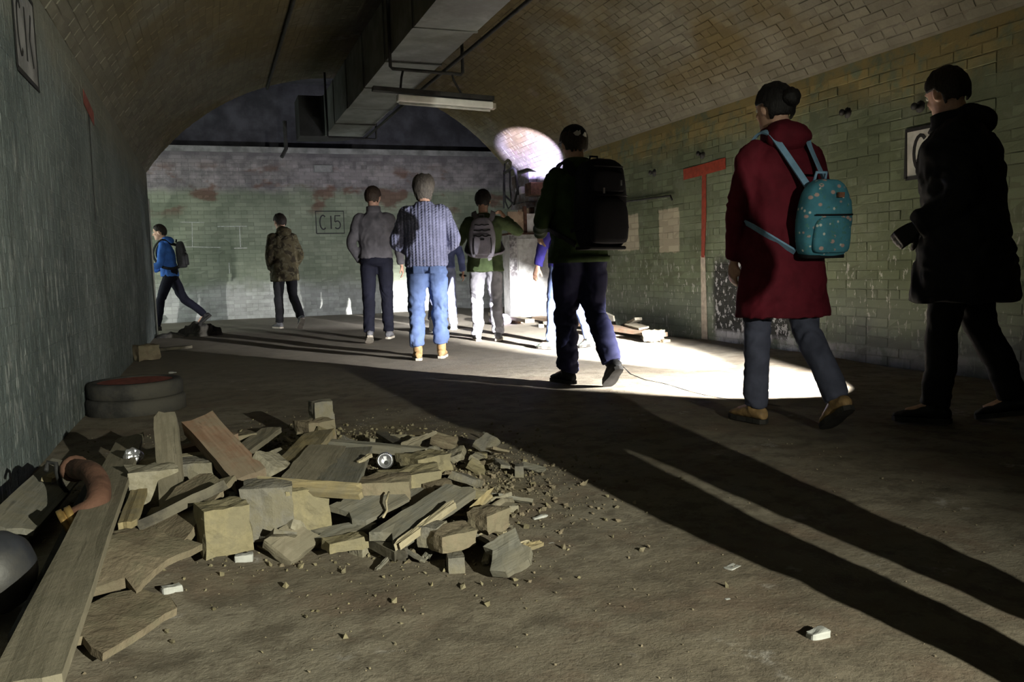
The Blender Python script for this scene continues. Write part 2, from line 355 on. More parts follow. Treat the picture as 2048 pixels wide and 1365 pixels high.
# ---- bricks -----------------------------------------------------------------
BL, BH, BJ = .225, .075, .007
def brick_geo(L, H, d=.022, ch=.003, jit=None):
    v = []
    for z, ins in ((-d, 0), (-ch, 0), (0, ch)):
        for sx, sy in ((-1, -1), (1, -1), (1, 1), (-1, 1)): v.append((sx * (L / 2 - ins), sy * (H / 2 - ins), z))
    v = np.array(v)
    if jit is not None: v[4:] += jit
    f = [(0, 1, 5, 4), (1, 2, 6, 5), (2, 3, 7, 6), (3, 0, 4, 7), (4, 5, 9, 8), (5, 6, 10, 9), (6, 7, 11, 10), (7, 4, 8, 11), (8, 9, 10, 11)]
    return v, f
def brick_wall(parent, mat, s0, s1, t0, t1, frame, limit=300, proud=.003, ch=.003, jt=.0022, gap=BJ):
    """individual bricks in courses; frame(s,t) -> point, U, V, N. The largest in view are objects, the rest one joined part."""
    items = []; nrow = int((t1 - t0) / BH)
    for r in range(nrow):
        t = t0 + (r + .5) * BH; s = s0
        head = (r % 4 == 3); L0 = BL / 2 if head else BL
        s -= (L0 / 2 if r % 2 else 0) - (BL / 4 if head else 0)
        while s < s1 - .02:
            a, b = max(s, s0), min(s + L0, s1)
            if b - a > .06: items.append(((a + b) / 2, t, b - a - gap))
            s += L0
    N_ = len(items); P = np.empty((N_, 3)); U = np.empty((N_, 3)); V = np.empty((N_, 3)); W = np.empty((N_, 3))
    for i, (s, t, L) in enumerate(items):
        P[i], U[i], V[i], W[i] = frame(s, t)
    P += W * (rng.uniform(-1, 1, N_) * proud)[:, None]
    q = project(P); d = CAM - P; dist = np.linalg.norm(d, axis=1); cosv = np.abs((d * W).sum(1)) / dist
    L = np.array([x[2] for x in items])
    vis = (q[:, 2] > .3) & (q[:, 0] > -10) & (q[:, 0] < IW + 10) & (q[:, 1] > -10) & (q[:, 1] < IH + 10)
    score = np.where(vis, L * cosv / dist ** 2, 0); order = np.argsort(-score); pick = set(order[:limit].tolist())
    cache = {}; V_ = []; F_ = []; T_ = []
    for i in range(N_):
        R = np.stack([U[i], V[i], W[i]], 1)
        ang = rng.normal(0, .006, 3)
        if i in pick and score[i] > 0:
            key = (round(L[i], 3), int(rng.integers(0, 6)))
            if key not in cache:
                v, f = brick_geo(L[i], BH - gap, ch=ch, jit=rng.uniform(-jt, jt, (8, 3))); me = mesh_of('brick', v, f, mat)
                at_ = me.attributes.new('tint', 'FLOAT', 'POINT'); at_.data.foreach_set('value', np.full(len(v), rng.random())); cache[key] = me
            o = bpy.data.objects.new('brick', cache[key]); COL.objects.link(o); o.parent = parent
            m4 = Matrix([[*R[0], P[i][0]], [*R[1], P[i][1]], [*R[2], P[i][2]], [0, 0, 0, 1]]) @ Matrix.Rotation(ang[2], 4, 'Z') @ Matrix.Rotation(ang[0], 4, 'X')
            o.matrix_local = m4
        else:
            v, f = brick_geo(L[i], BH - gap, ch=ch, jit=rng.uniform(-jt, jt, (8, 3)))
            n = len(V_) * 12; V_.append(P[i] + v @ R.T); F_ += [tuple(a + n for a in x) for x in f]; T_.append(np.full(12, rng.random()))
    if V_:
        me = mesh_of('brickwork', np.concatenate(V_), F_, mat); at_ = me.attributes.new('tint', 'FLOAT', 'POINT'); at_.data.foreach_set('value', np.concatenate(T_))
        tag(link(bpy.data.objects.new('brickwork', me), parent), kind='stuff')
ey = A3(0, 1, 0)
brick_wall(wall_right, M['rw'], 1.4, YR, 0, ZS, lambda s, t: (A3(XR, s, t), -ey, A3(0, 0, 1), A3(-1, 0, 0)))
brick_wall(wall_left, M['lw'], 1.4, YL, 0, ZS, lambda s, t: (A3(XL, s, t), ey, A3(0, 0, 1), A3(1, 0, 0)), proud=.0006, ch=.0012, jt=.0006, gap=.004)
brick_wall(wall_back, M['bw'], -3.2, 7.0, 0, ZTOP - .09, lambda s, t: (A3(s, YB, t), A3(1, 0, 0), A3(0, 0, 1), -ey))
def vf(s, t):
    p, a = arc(t); p[1] = s; Nn = A3(-math.sin(a), 0, -math.cos(a)); T = A3(math.cos(a), 0, -math.sin(a)); return p, ey, T, Nn
vf2 = lambda s, t: (lambda p, U, V, N: (p, U, np.cross(N, U), N))(*vf(s, t))
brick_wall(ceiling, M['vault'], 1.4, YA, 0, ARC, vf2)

# ---- floor ------------------------------------------------------------------
def floor_z(x, y):
    x = np.asarray(x, float); y = np.asarray(y, float)
    p = np.stack([x, y, 0 * x], -1)
    near = np.clip((7 - y) / 4, .35, 1)
    z = .012 * fbm(p * 1.3, 2, 3) + .006 * near * fbm(p * 7, 3, 9) + .004 * near * np.abs(fbm(p * 19, 2, 15))
    # rubble heap of crumbled plaster
    m = np.exp(-(((x - .28) / .62) ** 2 + ((y - 3.55) / .80) ** 2) ** 1.5)
    m2 = np.exp(-(((x + .42) / .38) ** 2 + ((y - 2.75) / .75) ** 2) ** 1.4)
    z = z + (m * .05 + m2 * .04) * (1 + .5 * fbm(p * 5, 3, 21)) + .010 * np.clip(m + m2, 0, 1) * fbm(p * 17, 2, 5)
    m3 = np.exp(-((x - 4.75) / .35) ** 2) * np.clip((y - 5) / 1.5, 0, 1); z = z + .03 * m3 * (1 + .6 * fbm(p * 4, 3, 31))
    return z
def grid(xs, ys):
    X, Y = np.meshgrid(xs, ys); Z = floor_z(X, Y); n, m = X.shape
    v = np.stack([X, Y, Z], -1).reshape(-1, 3)
    i = (np.arange(n - 1)[:, None] * m + np.arange(m - 1)[None]).ravel()
    return v, np.stack([i, i + 1, i + m + 1, i + m], 1)
xs = np.linspace(XL - .1, XR + .1, 230)
ys = np.concatenate([np.arange(Y0, .8, .25), np.arange(.8, 5.2, .022), np.arange(5.2, 8, .05), np.arange(8, YB + .1, .12)])
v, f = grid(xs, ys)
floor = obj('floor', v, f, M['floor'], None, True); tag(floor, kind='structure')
for a, b in ((-6.2, XL - .05), (XR + .05, 8.3)):
    v, f = grid(np.linspace(a, b, 30), np.arange(YR - .35, YB + .1, .12)); tag(obj('floor_passage', v, f, M['floor'], None, True), kind='structure')
# a crack running over the slab
pts = [at(x, y) for x, y in [(1245, 735), (1262, 750), (1290, 760), (1330, 768), (1362, 776), (1395, 786), (1440, 795), (1500, 803), (1560, 812)]]
pts = [p + A3(0, 0, floor_z(p[0], p[1]) + .001) for p in pts]
mb = MB().ribbon(pts, .006, .0015, (0, 0, 1)); mb.build('crack', M['black_paint'], floor)
# ------------------------------------------------------------------ painted marks
def strokes(name, polys, origin, U, V, N, width, mat, parent=None, thick=.003, off=.004):
    mb = MB()
    for pl in polys:
        pts = [np.asarray(origin) + A3(*U) * a + A3(*V) * b + A3(*N) * off for a, b in pl]
        mb.ribbon(pts, width, thick, N)
    return mb.build(name, mat, parent)
def letter_C(x0, y0, w_, h_): return [(x0 + w_ * .5 + w_ * .5 * math.cos(a), y0 + h_ * .5 + h_ * .5 * math.sin(a)) for a in np.linspace(math.radians(50), math.radians(310), 13)]
def letter_5(x0, y0, w_, h_):
    top = [(x0 + w_, y0 + h_), (x0 + .1 * w_, y0 + h_), (x0 + .05 * w_, y0 + .55 * h_)]
    return top + [(x0 + .45 * w_ + .5 * w_ * math.cos(a), y0 + .30 * h_ + .30 * h_ * math.sin(a)) for a in np.linspace(math.radians(130), math.radians(-140), 10)]
def rect(x0, y0, x1, y1): return [(x0, y0), (x1, y0), (x1, y1), (x0, y1), (x0, y0)]
def panel(name, lo, hi, mat, parent): return MB().box2(lo, hi).build(name, mat, parent)
XU, ZU = (1, 0, 0), (0, 0, 1)
# C15 on the far wall
s_ = empty('painted_sign', (2.31, YB, 1.86)); tag(s_, 'C15 in black inside a thin black frame, painted on the far wall', 'sign')
for nm, pl, wd in (('frame', [rect(-.275, -.22, .275, .22)], .022), ('letter', [letter_C(-.2, -.14, .13, .28)], .026), ('letter', [[(.02, .13), (.02, -.13)]], .024), ('letter', [letter_5(.09, -.13, .12, .26)], .024)):
    strokes(nm, pl, (0, 0, 0), XU, ZU, (0, -1, 0), wd, M['black_paint'], s_, .003, .004)
# white panel with a C on the right wall
s_ = empty('painted_sign', (XR, 4.55, 1.60)); tag(s_, 'white panel with a large black C in a thick black frame, on the right wall', 'sign')
MB().box2((-.007, -.30, -.165), (.004, .28, .165)).build('ground', M['sign_white'], s_)
YU = (0, -1, 0)
strokes('frame', [rect(-.29, -.175, .30, .175)], (0, 0, 0), YU, ZU, (-1, 0, 0), .030, M['black_paint'], s_, .003, .007)
strokes('letter', [letter_C(-.215, -.125, .12, .25)], (0, 0, 0), YU, ZU, (-1, 0, 0), .026, M['black_paint'], s_, .003, .007)
# dim framed marking on the left wall
s_ = empty('painted_sign', (XL, 4.78, 2.08)); tag(s_, 'dim black framed lettering high on the dark left wall', 'sign')
YV = (0, 1, 0)
MB().box2((-.004, -.25, -.21), (.005, .25, .21)).build('ground', M['chalk'] if False else M['concrete'], s_)
strokes('frame', [rect(-.26, -.22, .26, .22)], (0, 0, 0), YV, ZU, (1, 0, 0), .028, M['black_paint'], s_, .002, .006)
for pl in (letter_C(-.19, -.13, .11, .26), [(0, .13), (0, -.13)], [(.16, .13), (.10, 0), (.16, -.13)]):
    strokes('letter', [pl], (0, 0, 0), YV, ZU, (1, 0, 0), .022, M['black_paint'], s_, .002, .006)
# red T marks
s_ = empty('painted_mark', (XR, 7.53, 0)); tag(s_, 'tall red T painted on the green right wall, its stem going white lower down', 'wall marking')
strokes('bar', [[(-.385, 1.805), (0, 1.815), (.40, 1.83)]], (0, 0, 0), YU, ZU, (-1, 0, 0), .115, M['red_paint'], s_)
strokes('stem', [[(.015, 1.78), (.005, 1.3), (-.02, .9)]], (0, 0, 0), YU, ZU, (-1, 0, 0), [.075, .085, .06], M['red_paint'], s_, .003, .0045)
o = strokes('stem', [[(-.02, .92), (-.01, .4), (0, .01)]], (0, 0, 0), YU, ZU, (-1, 0, 0), [.085, .10, .115], M['cream_paint'], s_); tag(o, 'pale cream lower stem')
s_ = empty('painted_mark', (XL, 7.1, 0)); tag(s_, 'small faded red T with a thin black stem on the left wall', 'wall marking')
strokes('bar', [[(-.26, 2.19), (.27, 2.12)]], (0, 0, 0), YV, ZU, (1, 0, 0), .11, M['dull_red_paint'], s_)
strokes('stem', [[(-.02, 2.1), (-.08, 1.3)]], (0, 0, 0), YV, ZU, (1, 0, 0), .02, M['black_paint'], s_)
# chalk marks on the far wall
s_ = empty('chalk_mark', (0, YB, 0)); tag(s_, 'thin chalk T shapes and lines scratched on the far wall', 'wall marking')
for pl in ([(-.48, 1.89), (-.05, 1.88)], [(-.27, 1.88), (-.29, 1.42)], [(-.29, 1.42), (.22, 1.40)], [(.18, 1.80), (.72, 1.80)], [(.58, 1.80), (.58, 1.40)], [(.46, 1.38), (.70, 1.38)], [(-.6, 1.42), (-.29, 1.42)], [(.35, 1.1), (.35, .9)]):
    strokes('line', [pl], (0, 0, 0), XU, ZU, (0, -1, 0), .014, M['chalk'], s_, .002)
o = MB().box2((2.05, YB - .03, 2.85), (2.41, YB + .02, 2.99)).build('stone_block', M['concrete'], None, bevel=.01); tag(o, 'small pale stone block set proud in the far wall above C15', 'stone')
# iron stubs left in wall and vault
for i, (p, n_) in enumerate([(A3(XR, 7.55, 1.97), (-1, 0, .2)), (A3(XR, 4.72, 1.93), (-1, 0, 0)), (A3(XR, 8.55, 1.9), (-1, 0, 0)), (A3(XR, 5.45, 2.02), (-1, 0, 0))]):
    mb = MB().lathe(p - unit(n_) * .01, n_, [(0, .045), (.012, .045), (.014, .018), (.06, .016), (.062, .026), (.075, .026)], 10)
    o = mb.build('wall_bracket', M['iron'], None, True); tag(o, ['rusty iron stub directly above the red T', 'dark iron stub above the panel with the C', 'dark iron stub left of the red T high on the wall', 'dark iron stub beside the red coat visitor on the green wall'][i], 'bracket')
# thin black pipe on the right wall
mb = MB().tube([(XR - .03, 9.45, 1.63), (XR - .03, 8.9, 1.615), (XR - .03, 8.15, 1.60), (XR - .03, 8.12, 1.55)], .011, 8); o = mb.build('pipe', M['iron'], None, True); tag(o, 'thin black pipe running level along the green right wall', 'pipe')

# ------------------------------------------------------------------ ventilation duct under the crown
DX0, DX1, DZ0, DZ1 = 1.82, 2.40, 3.0, 3.62
M['duct_shade'] = simple('painted_duct_shade', (.014, .014, .014), .8, .4, 5, .2, 30)  # shade put into the colour of the duct's left side and elbow
d_ = empty('ventilation_duct', (2.11, 7, 3.0)); tag(d_, 'long square grey sheet-metal duct hung under the crown of the vault', 'duct')
off = A3(2.11, 7, 3.0)
yj = [-5.0, -3.0, -1.2, .4, 1.9, 3.3, 4.7, 6.05, 7.35, 8.6, 9.85, 11.1, 12.3, 13.35]
for a, b in zip(yj[:-1], yj[1:]):
    sg = rng.uniform(-.008, .008, 2)
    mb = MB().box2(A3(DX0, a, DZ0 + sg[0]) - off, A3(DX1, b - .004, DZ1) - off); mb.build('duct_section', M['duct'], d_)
    ds = bpy.data.objects[-1] if False else d_.children[-1]; ds.data.materials.append(M['duct_shade'])
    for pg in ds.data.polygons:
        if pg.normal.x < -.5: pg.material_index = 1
    mb = MB()
    for lo, hi in (((DX0 - .012, a - .015, DZ0 - .010), (DX1 + .012, a + .015, DZ0 + .005)), ((DX0 - .012, a - .015, DZ0 + .005), (DX0 + .005, a + .015, DZ1)), ((DX1 - .005, a - .015, DZ0 + .005), (DX1 + .012, a + .015, DZ1))):
        mb.box2(A3(*lo) - off, A3(*hi) - off)
    mb.build('flange', M['duct'], d_)
# elbow turning left at the end of the vault
ring = []
for th in np.linspace(0, PI / 2, 7):
    c0 = A3(DX0 - .08, 13.35, 0); d0 = A3(math.cos(th), math.sin(th), 0)
    ri_, ro_ = .08, .08 + (DX1 - DX0)
    ring.append([c0 + d0 * ri_ + A3(0, 0, DZ0), c0 + d0 * ro_ + A3(0, 0, DZ0), c0 + d0 * ro_ + A3(0, 0, DZ1), c0 + d0 * ri_ + A3(0, 0, DZ1)])
ring.append([p + A3(-.30, 0, 0) for p in ring[-1]])
MB().loft([[p - off for p in r] for r in ring]).build('elbow', M['duct_shade'], d_)
for i, (yh, zb, lab) in enumerate(((8.3, 2.86, 'hanger'), (12.98, 2.92, 'hanger'), (5.1, 2.9, 'hanger'))):
    zt = ZC + math.sqrt(RAD ** 2 - (DX1 + .14 - XC) ** 2) + .01; zl = ZC + math.sqrt(RAD ** 2 - (DX0 + .02 - XC) ** 2)
    mb = MB().tube([A3(DX0 - .02, yh, zl) - off, A3(DX0 - .02, yh, zb + .02) - off, A3(DX0, yh, zb) - off, A3(DX1 + .13, yh, zb - .02) - off, A3(DX1 + .15, yh, zb) - off, A3(DX1 + .15, yh, zt) - off], .017, 8)
    mb.build('hanger', M['iron'], d_, True)
mb = MB().tube([A3(1.26, 13.9, 3.3) - off, A3(1.26, 13.9, 2.86) - off, A3(1.18, 13.85, 2.72) - off], .03, 6); mb.build('strut', M['iron'], d_)
# conduits beside it
for i, (xa, za, xb, zb, lab) in enumerate(((2.66, 3.08, 2.50, 3.02, 'outer thin black conduit slanting along the right side of the duct'), (2.52, 2.96, 2.40, 2.93, 'inner thin black conduit running tight against the duct edge'))):
    mb = MB().tube([A3(xa + .02, .5, za), A3(xa, 5, za), A3((xa + xb) / 2, 8, (za + zb) / 2), A3(xb, 11, zb), A3(xb, 13.2, zb)], .016, 8); o = mb.build('conduit', M['iron'], None, True); tag(o, lab, 'conduit')
zz_ = lambda x: ZC + math.sqrt(RAD ** 2 - (x - XC) ** 2)
mb = MB().tube([A3(.98, y, zz_(.98) - .03) for y in (.5, 4, 8, 11, 13.38)], .022, 8); o = mb.build('conduit', M['iron'], None, True); tag(o, 'black conduit fixed along the left slope of the vault', 'conduit')
M['enamel'] = simple('white_enamel', (.80, .80, .78), .5, .1, 6)
# fluorescent batten hanging from the duct hanger
l_ = empty('light_fitting', (2.3, 8.3, 2.6)); tag(l_, 'unlit white fluorescent batten with dark tray, hung crosswise below the duct', 'light fitting')
ti = math.radians(2.2); Rl = np.array([[math.cos(ti), 0, math.sin(ti)], [0, 1, 0], [-math.sin(ti), 0, math.cos(ti)]])
def lb(c, h): return MB().box(Rl @ A3(*c), A3(*h), Rl)
lb((-.06, 0, .03), (.63, .045, .022)).build('tray', M['iron'], l_, bevel=.004)
lb((.055, -.005, -.045), (.50, .05, .034)).build('batten', M['enamel'], l_, bevel=.01)
lb((.57, -.005, -.05), (.018, .045, .028)).build('end_cap', M['cream_paint'], l_, bevel=.004)
MB().tube([Rl @ A3(-.43, -.02, -.095), Rl @ A3(.53, -.02, -.095)], .013, 10).build('tube', M['white_paint'], l_, True)
for xa, xb in ((-.37, -.41), (.13, .23)):
    MB().tube([A3(xa, 0, .26), A3(xa - .01 + (xb - xa) * .3, 0, .18), A3(xb, 0, .04)], .012, 8).build('suspension_rod', M['iron'], l_, True)

# ------------------------------------------------------------------ wrecked switchgear near the whitewashed end
g_ = empty('switchgear', (XR, 12.6, 1.4)); tag(g_, 'wrecked electrical switch box with an open frame and hanging parts on the far right wall', 'switch box')
go = A3(XR, 12.6, 1.4)
def gb(lo, hi): return MB().box2(A3(*lo) - go, A3(*hi) - go)
M['box_grey'] = simple('dusty_grey_enamel', (.16, .15, .17), .6, .35, 10, .2, 40, .1, dirt=(.09, .06, .05))
M['panel_tan'] = simple('stained_panel', (.36, .27, .19), .8, .3, 5, .2, 30, dirt=(.17, .085, .05))
M['porcelain'] = simple('porcelain', (.7, .68, .75), .3, .1, 8)
gb((XR - .14, 12.20, 1.88), (XR, 13.02, 2.34)).build('back_box', M['box_grey'], g_, bevel=.01)
mb = MB().tube([A3(XR - .28, 12.95, 2.40) - go, A3(XR - .34, 12.35, 2.42) - go, A3(XR - .34, 12.25, 2.36) - go, A3(XR - .32, 12.22, 1.98) - go], .022, 8); mb.build('frame', M['iron'], g_, True)
mb = MB().tube([A3(XR - .26, 13.0, 2.45) - go, A3(XR - .26, 13.02, 2.05) - go, A3(XR - .2, 12.75, 1.88) - go, A3(XR - .28, 12.3, 2.12) - go], .018, 8); mb.build('frame', M['iron'], g_, True)
for y in (12.42, 12.52, 12.62): gb((XR - .20, y - .035, 2.02), (XR - .14, y + .035, 2.13)).build('fuse', M['porcelain'], g_, bevel=.01)
gb((XR - .22, 11.92, 1.95), (XR, 12.17, 2.15)).build('junction_box', M['rust'], g_, bevel=.01)
gb((XR - .18, 12.25, 1.80), (XR - .02, 12.95, 1.87)).build('shelf', M['box_grey'], g_)
gb((XR - .05, 12.42, 1.44), (XR, 12.98, 1.80)).build('panel', M['panel_tan'], g_, bevel=.006)
gb((XR - .07, 12.36, 1.36), (XR, 12.42, 1.82)).build('post', M['rust'], g_)
MB().tube([A3(XR - .04, 12.95, 1.36) - go, A3(XR - .04, 12.2, 1.37) - go], .02, 8).build('rail', M['rust'], g_, True)
for i, (pts, lab) in enumerate((([(XR - .12, 13.10, 2.50), (XR - .13, 13.10, 2.2), (XR - .11, 13.09, 1.9), (XR - .18, 13.07, 1.83), (XR - .24, 13.05, 1.95), (XR - .30, 12.9, 2.1)], 'longer black cable looping down beside the wrecked switch box'), ([(XR - .20, 13.12, 2.58), (XR - .24, 13.11, 2.2), (XR - .25, 13.10, 1.84)], 'straight black cable hanging down beside the wrecked switch box'))):
    o = MB().tube(pts, .014, 8).build('cable', M['iron'], None, True); tag(o, lab, 'cable')
o = MB().box2((XR - .30, 12.6, 1.30), (XR - .02, 13.08, 1.335)).build('shelf_board', M['box_grey'], None, bevel=.004)
o.location = (0, 0, 0); tag(o, 'small metal shelf plate below the wrecked switch box', 'shelf')

# whitewashed cabinet standing on bearers at the end of the right wall
k_ = empty('cabinet', (4.53, 11.62, .10)); tag(k_, 'white-painted upright cabinet at the far end of the right wall, glaring in the torch beam', 'cabinet')
M['cab'] = simple('flaking_white_paint', (.66, .66, .66), .7, .15, 7, .3, 40, dirt=(.40, .39, .38))
MB().box2((-.33, .0, 0), (.33, .30, 1.24)).build('body', M['cab'], k_, bevel=.008)
MB().box2((-.20, -.022, .02), (.325, -.002, 1.18)).build('door', M['cab'], k_, bevel=.006)
MB().box2((-.325, -.012, .0), (-.215, -.001, 1.23)).build('side_strip', simple('worn_grey_strip', (.42, .41, .42), .8, .5, 14, dirt=(.12, .11, .12)), k_)
MB().box2((-.345, -.04, 1.24), (.345, .31, 1.265)).build('top_rail', M['rust'], k_)
MB().box2((-.33, .02, 1.265), (-.08, .06, 1.58)).build('upper_panel', M['panel_tan'], k_, bevel=.004)
MB().box2((-.08, .01, 1.265), (-.03, .07, 1.66)).build('upper_post', M['rust'], k_)
MB().box2((-.03, .02, 1.265), (.33, .06, 1.55)).build('upper_panel', M['cab'], k_, bevel=.004)
for x in (4.33, 4.72):
    o = MB().box2((x - .045, 11.58, -.01), (x + .045, 11.98, .10)).build('timber_bearer', M['panel_tan'], None, bevel=.006); tag(o, 'left short timber bearer under the white cabinet' if x < 4.5 else 'right short timber bearer under the white cabinet', 'timber')
# ------------------------------------------------------------------ people
def cloth(name, col, kind='plain', rough=.85, var=.2):
    t = NT(name); p = t.ob(); n = t.noise(p, 9, 4, .6)
    c = t.mix(t.mr(n, .3, .7), tuple(x * (1 - var) for x in col), tuple(x * (1 + var) for x in col))
    fine = t.noise(p, 260, 2, .5)
    if kind == 'knit':
        x, y, z = t.sep(p)
        w1 = t.ma('ABSOLUTE', t.ma('SINE', t.mul(x, 95.0))); w2 = t.ma('ABSOLUTE', t.ma('SINE', t.add(t.mul(z, 120.0), t.mul(t.ma('SINE', t.mul(x, 95.0)), 1.2))))
        h = t.add(t.mul(w1, 1.0), t.mul(w2, .45), t.mul(fine, .3)); c = t.mix(t.mul(t.mr(w1, .5, .05), .65), c, tuple(x * .35 for x in col)); c = t.mix(t.mul(t.mr(fine, .45, .7), .3), c, tuple(min(1, x * 1.9) for x in col)); t.bump(h, .9, .008)
    elif kind == 'camo':
        v1 = t.noise(p, 11, 2, .5, .6); v2 = t.noise(t.sc(p, (1, 1, 1.1)), 16, 2, .5, .8)
        c = t.mix(t.mr(v1, .52, .55), col, (.035, .028, .016)); c = t.mix(t.mr(v2, .58, .60), c, (.11, .10, .06)); t.bump(fine, .2, .002)
    elif kind == 'denim':
        c = t.mix(t.mul(t.mr(t.noise(t.sc(p, (1, 1, .6)), 5, 3), .5, .75), .5), c, tuple(min(1, x * 1.7) for x in col)); t.bump(fine, .25, .002)
    elif kind == 'floral':
        v1 = t.vor(p, 26, 'F1', 'Distance'); v2 = t.vor(t.sc(p, (1, 1, 1.3)), 17); c = t.mix(t.mr(v1, .22, .12), c, (.62, .66, .62)); c = t.mix(t.mul(t.mr(v2, .25, .16), .8), c, (.60, .38, .33)); c = t.mix(t.mr(t.noise(p, 40, 2), .62, .66), c, (.08, .24, .24))
    else: t.bump(fine, .3, .002)
    return t.out(c, rough, 0, .2)
def skinmat(name, col):
    t = NT(name); p = t.ob(); c = t.mix(t.mr(t.noise(p, 30, 3), .3, .7), tuple(x * .85 for x in col), tuple(min(1, x * 1.12) for x in col))
    t.b.inputs['Subsurface Weight'].default_value = .05; return t.out(c, .55, 0, .4)
def hairmat(name, col):
    t = NT(name); p = t.ob(); n = t.noise(t.sc(p, (60, 60, 9)), 3, 3, .6); c = t.mix(t.mr(n, .3, .7), tuple(x * .55 for x in col), tuple(x * 1.35 for x in col)); t.bump(n, .7, .006); return t.out(c, .6, 0, .3)
SK = skinmat('skin', (.55, .33, .24)); 
HAIR = {k: hairmat('hair_' + k, c) for k, c in dict(dark=(.025, .018, .014), grey=(.13, .115, .10), brown=(.045, .030, .021), black=(.012, .010, .010)).items()}
M['eye'] = simple('eye_white', (.7, .68, .65), .2, .05); M['iris'] = simple('iris', (.05, .04, .03), .2, .1)
M['rubber'] = simple('rubber_sole', (.03, .028, .025), .8, .3, 20); M['gum'] = simple('pale_sole', (.40, .36, .30), .7, .2, 20)

def Rz(a): c, s = math.cos(a), math.sin(a); return np.array([[c, -s, 0], [s, c, 0], [0, 0, 1.]])
def Rx(a): c, s = math.cos(a), math.sin(a); return np.array([[1., 0, 0], [0, c, -s], [0, s, c]])
def Ry(a): c, s = math.cos(a), math.sin(a); return np.array([[c, 0, s], [0, 1., 0], [-s, 0, c]])
D2R = math.radians
def oval(c, R, rx, ry, n=20, e=2.4):
    out = []
    for k in range(n):
        a = 2 * PI * k / n; cx, sy = math.cos(a), math.sin(a)
        out.append(np.asarray(c) + R @ A3(rx * abs(cx) ** (2 / e) * (1 if cx >= 0 else -1), ry * abs(sy) ** (2 / e) * (1 if sy >= 0 else -1), 0))
    return out
def smoothpath(pts, rad, sub=4):
    """Catmull-Rom through joints so limbs bend softly"""
    P = [np.asarray(p, float) for p in pts]; out = []; ro = []
    for i in range(len(P) - 1):
        p0 = P[max(i - 1, 0)]; p1 = P[i]; p2 = P[i + 1]; p3 = P[min(i + 2, len(P) - 1)]
        for k in range(sub):
            t = k / sub; out.append(.5 * ((2 * p1) + (-p0 + p2) * t + (2 * p0 - 5 * p1 + 4 * p2 - p3) * t * t + (-p0 + 3 * p1 - 3 * p2 + p3) * t ** 3)); ro.append(rad[i] * (1 - t) + rad[i + 1] * t)
    out.append(P[-1]); ro.append(rad[-1]); return out, ro
def folds(v, n, amp, fr=(7, 7, 13), seed=0, mask=None):
    q = v * np.array(fr); a = fbm(q + 3.1 * fbm(v * 4 + 5, 2, seed + 50)[:, None], 3, seed); a = np.sign(a) * np.abs(a) ** .8
    m = 1 if mask is None else mask[:, None]; return v + n * (a * amp)[:, None] * m

def hand(mb, wrist, fdir, palm, side, curl=.5, s=1.0):
    """palm + five fingers; fdir along the forearm, palm = direction the palm faces"""
    f = unit(fdir); p = unit(np.asarray(palm) - f * (np.asarray(palm) @ f)); x = np.cross(f, p) * 1.0
    W = np.asarray(wrist)
    mb.loft([oval(W + f * d * s, np.stack([x, p, f], 1), w_ * s, t_ * s, 12, 2.6) for d, w_, t_ in ((-.03, .026, .020), (.0, .027, .019), (.03, .036, .017), (.065, .041, .015), (.09, .040, .013))])
    for i, (o, ln) in enumerate(((-.030, .064), (-.010, .074), (.010, .070), (.030, .055))):
        b = W + f * .083 * s + x * o * s; d = f.copy(); pts = [b - f * .02 * s, b]
        for j, seg in enumerate((.45, .32, .25)):
            a = curl * (.55 + .35 * j); d = unit(d * math.cos(a) + p * math.sin(a)); pts.append(pts[-1] + d * ln * seg * s)
        mb.tube(pts, [.0095 * s, .0095 * s, .009 * s, .0085 * s, .007 * s], 8)
    tx = -x * side; b = W + f * .02 * s + tx * .022 * s; d = unit(f * .7 + tx * .6 + p * .4); pts = [b, b + d * .035 * s]
    d = unit(d + f * .5 + p * .3 * curl); pts.append(pts[-1] + d * .03 * s); d = unit(d + f * .3 + p * .4 * curl); pts.append(pts[-1] + d * .026 * s)
    mb.tube(pts, [.013 * s, .011 * s, .0105 * s, .008 * s], 8)

def head_mesh(mb, c, R, s=1.0):
    """c = centre of the head, R columns right, forward, up"""
    prof = [(-.115, .034, -.005, .070), (-.100, .045, -.03, .085), (-.075, .054, -.062, .088), (-.045, .062, -.082, .090), (-.01, .073, -.094, .088), (.03, .078, -.099, .090), (.065, .076, -.094, .086), (.095, .058, -.074, .066), (.112, .038, -.045, .040), (.120, .015, -.018, .015)]
    rings = []
    for z, hw, yb, yf in prof: rings.append([c + R @ (A3(0, (yb + yf) / 2, z) * s + (A3(1, 0, 0) * math.cos(a) * hw + A3(0, 1, 0) * math.sin(a) * (yf - yb) / 2) * s) for a in np.linspace(0, 2 * PI, 20, endpoint=False)])
    mb.loft(rings)
    mb.tube([c + R @ (A3(0, .084, .022) * s), c + R @ (A3(0, .100, -.012) * s), c + R @ (A3(0, .106, -.026) * s), c + R @ (A3(0, .086, -.036) * s)], [.008 * s, .011 * s, .014 * s, .012 * s], 8)
    for sx in (-1, 1):
        mb.ell(c + R @ (A3(sx * .078, -.008, -.005) * s), A3(.010, .018, .031) * s, R @ Rz(-sx * .35), 10, 7)
        mb.ell(c + R @ (A3(sx * .030, .083, .032) * s), A3(.022, .010, .008) * s, R, 8, 6)
        mb.ell(c + R @ (A3(sx * .042, .066, -.022) * s), A3(.018, .016, .018) * s, R, 8, 6)
    mb.ell(c + R @ (A3(0, .087, -.060) * s), A3(.024, .009, .006) * s, R, 8, 6); mb.ell(c + R @ (A3(0, .085, -.072) * s), A3(.020, .009, .006) * s, R, 8, 6)
    mb.ell(c + R @ (A3(0, .078, -.098) * s), A3(.022, .014, .014) * s, R, 8, 6)

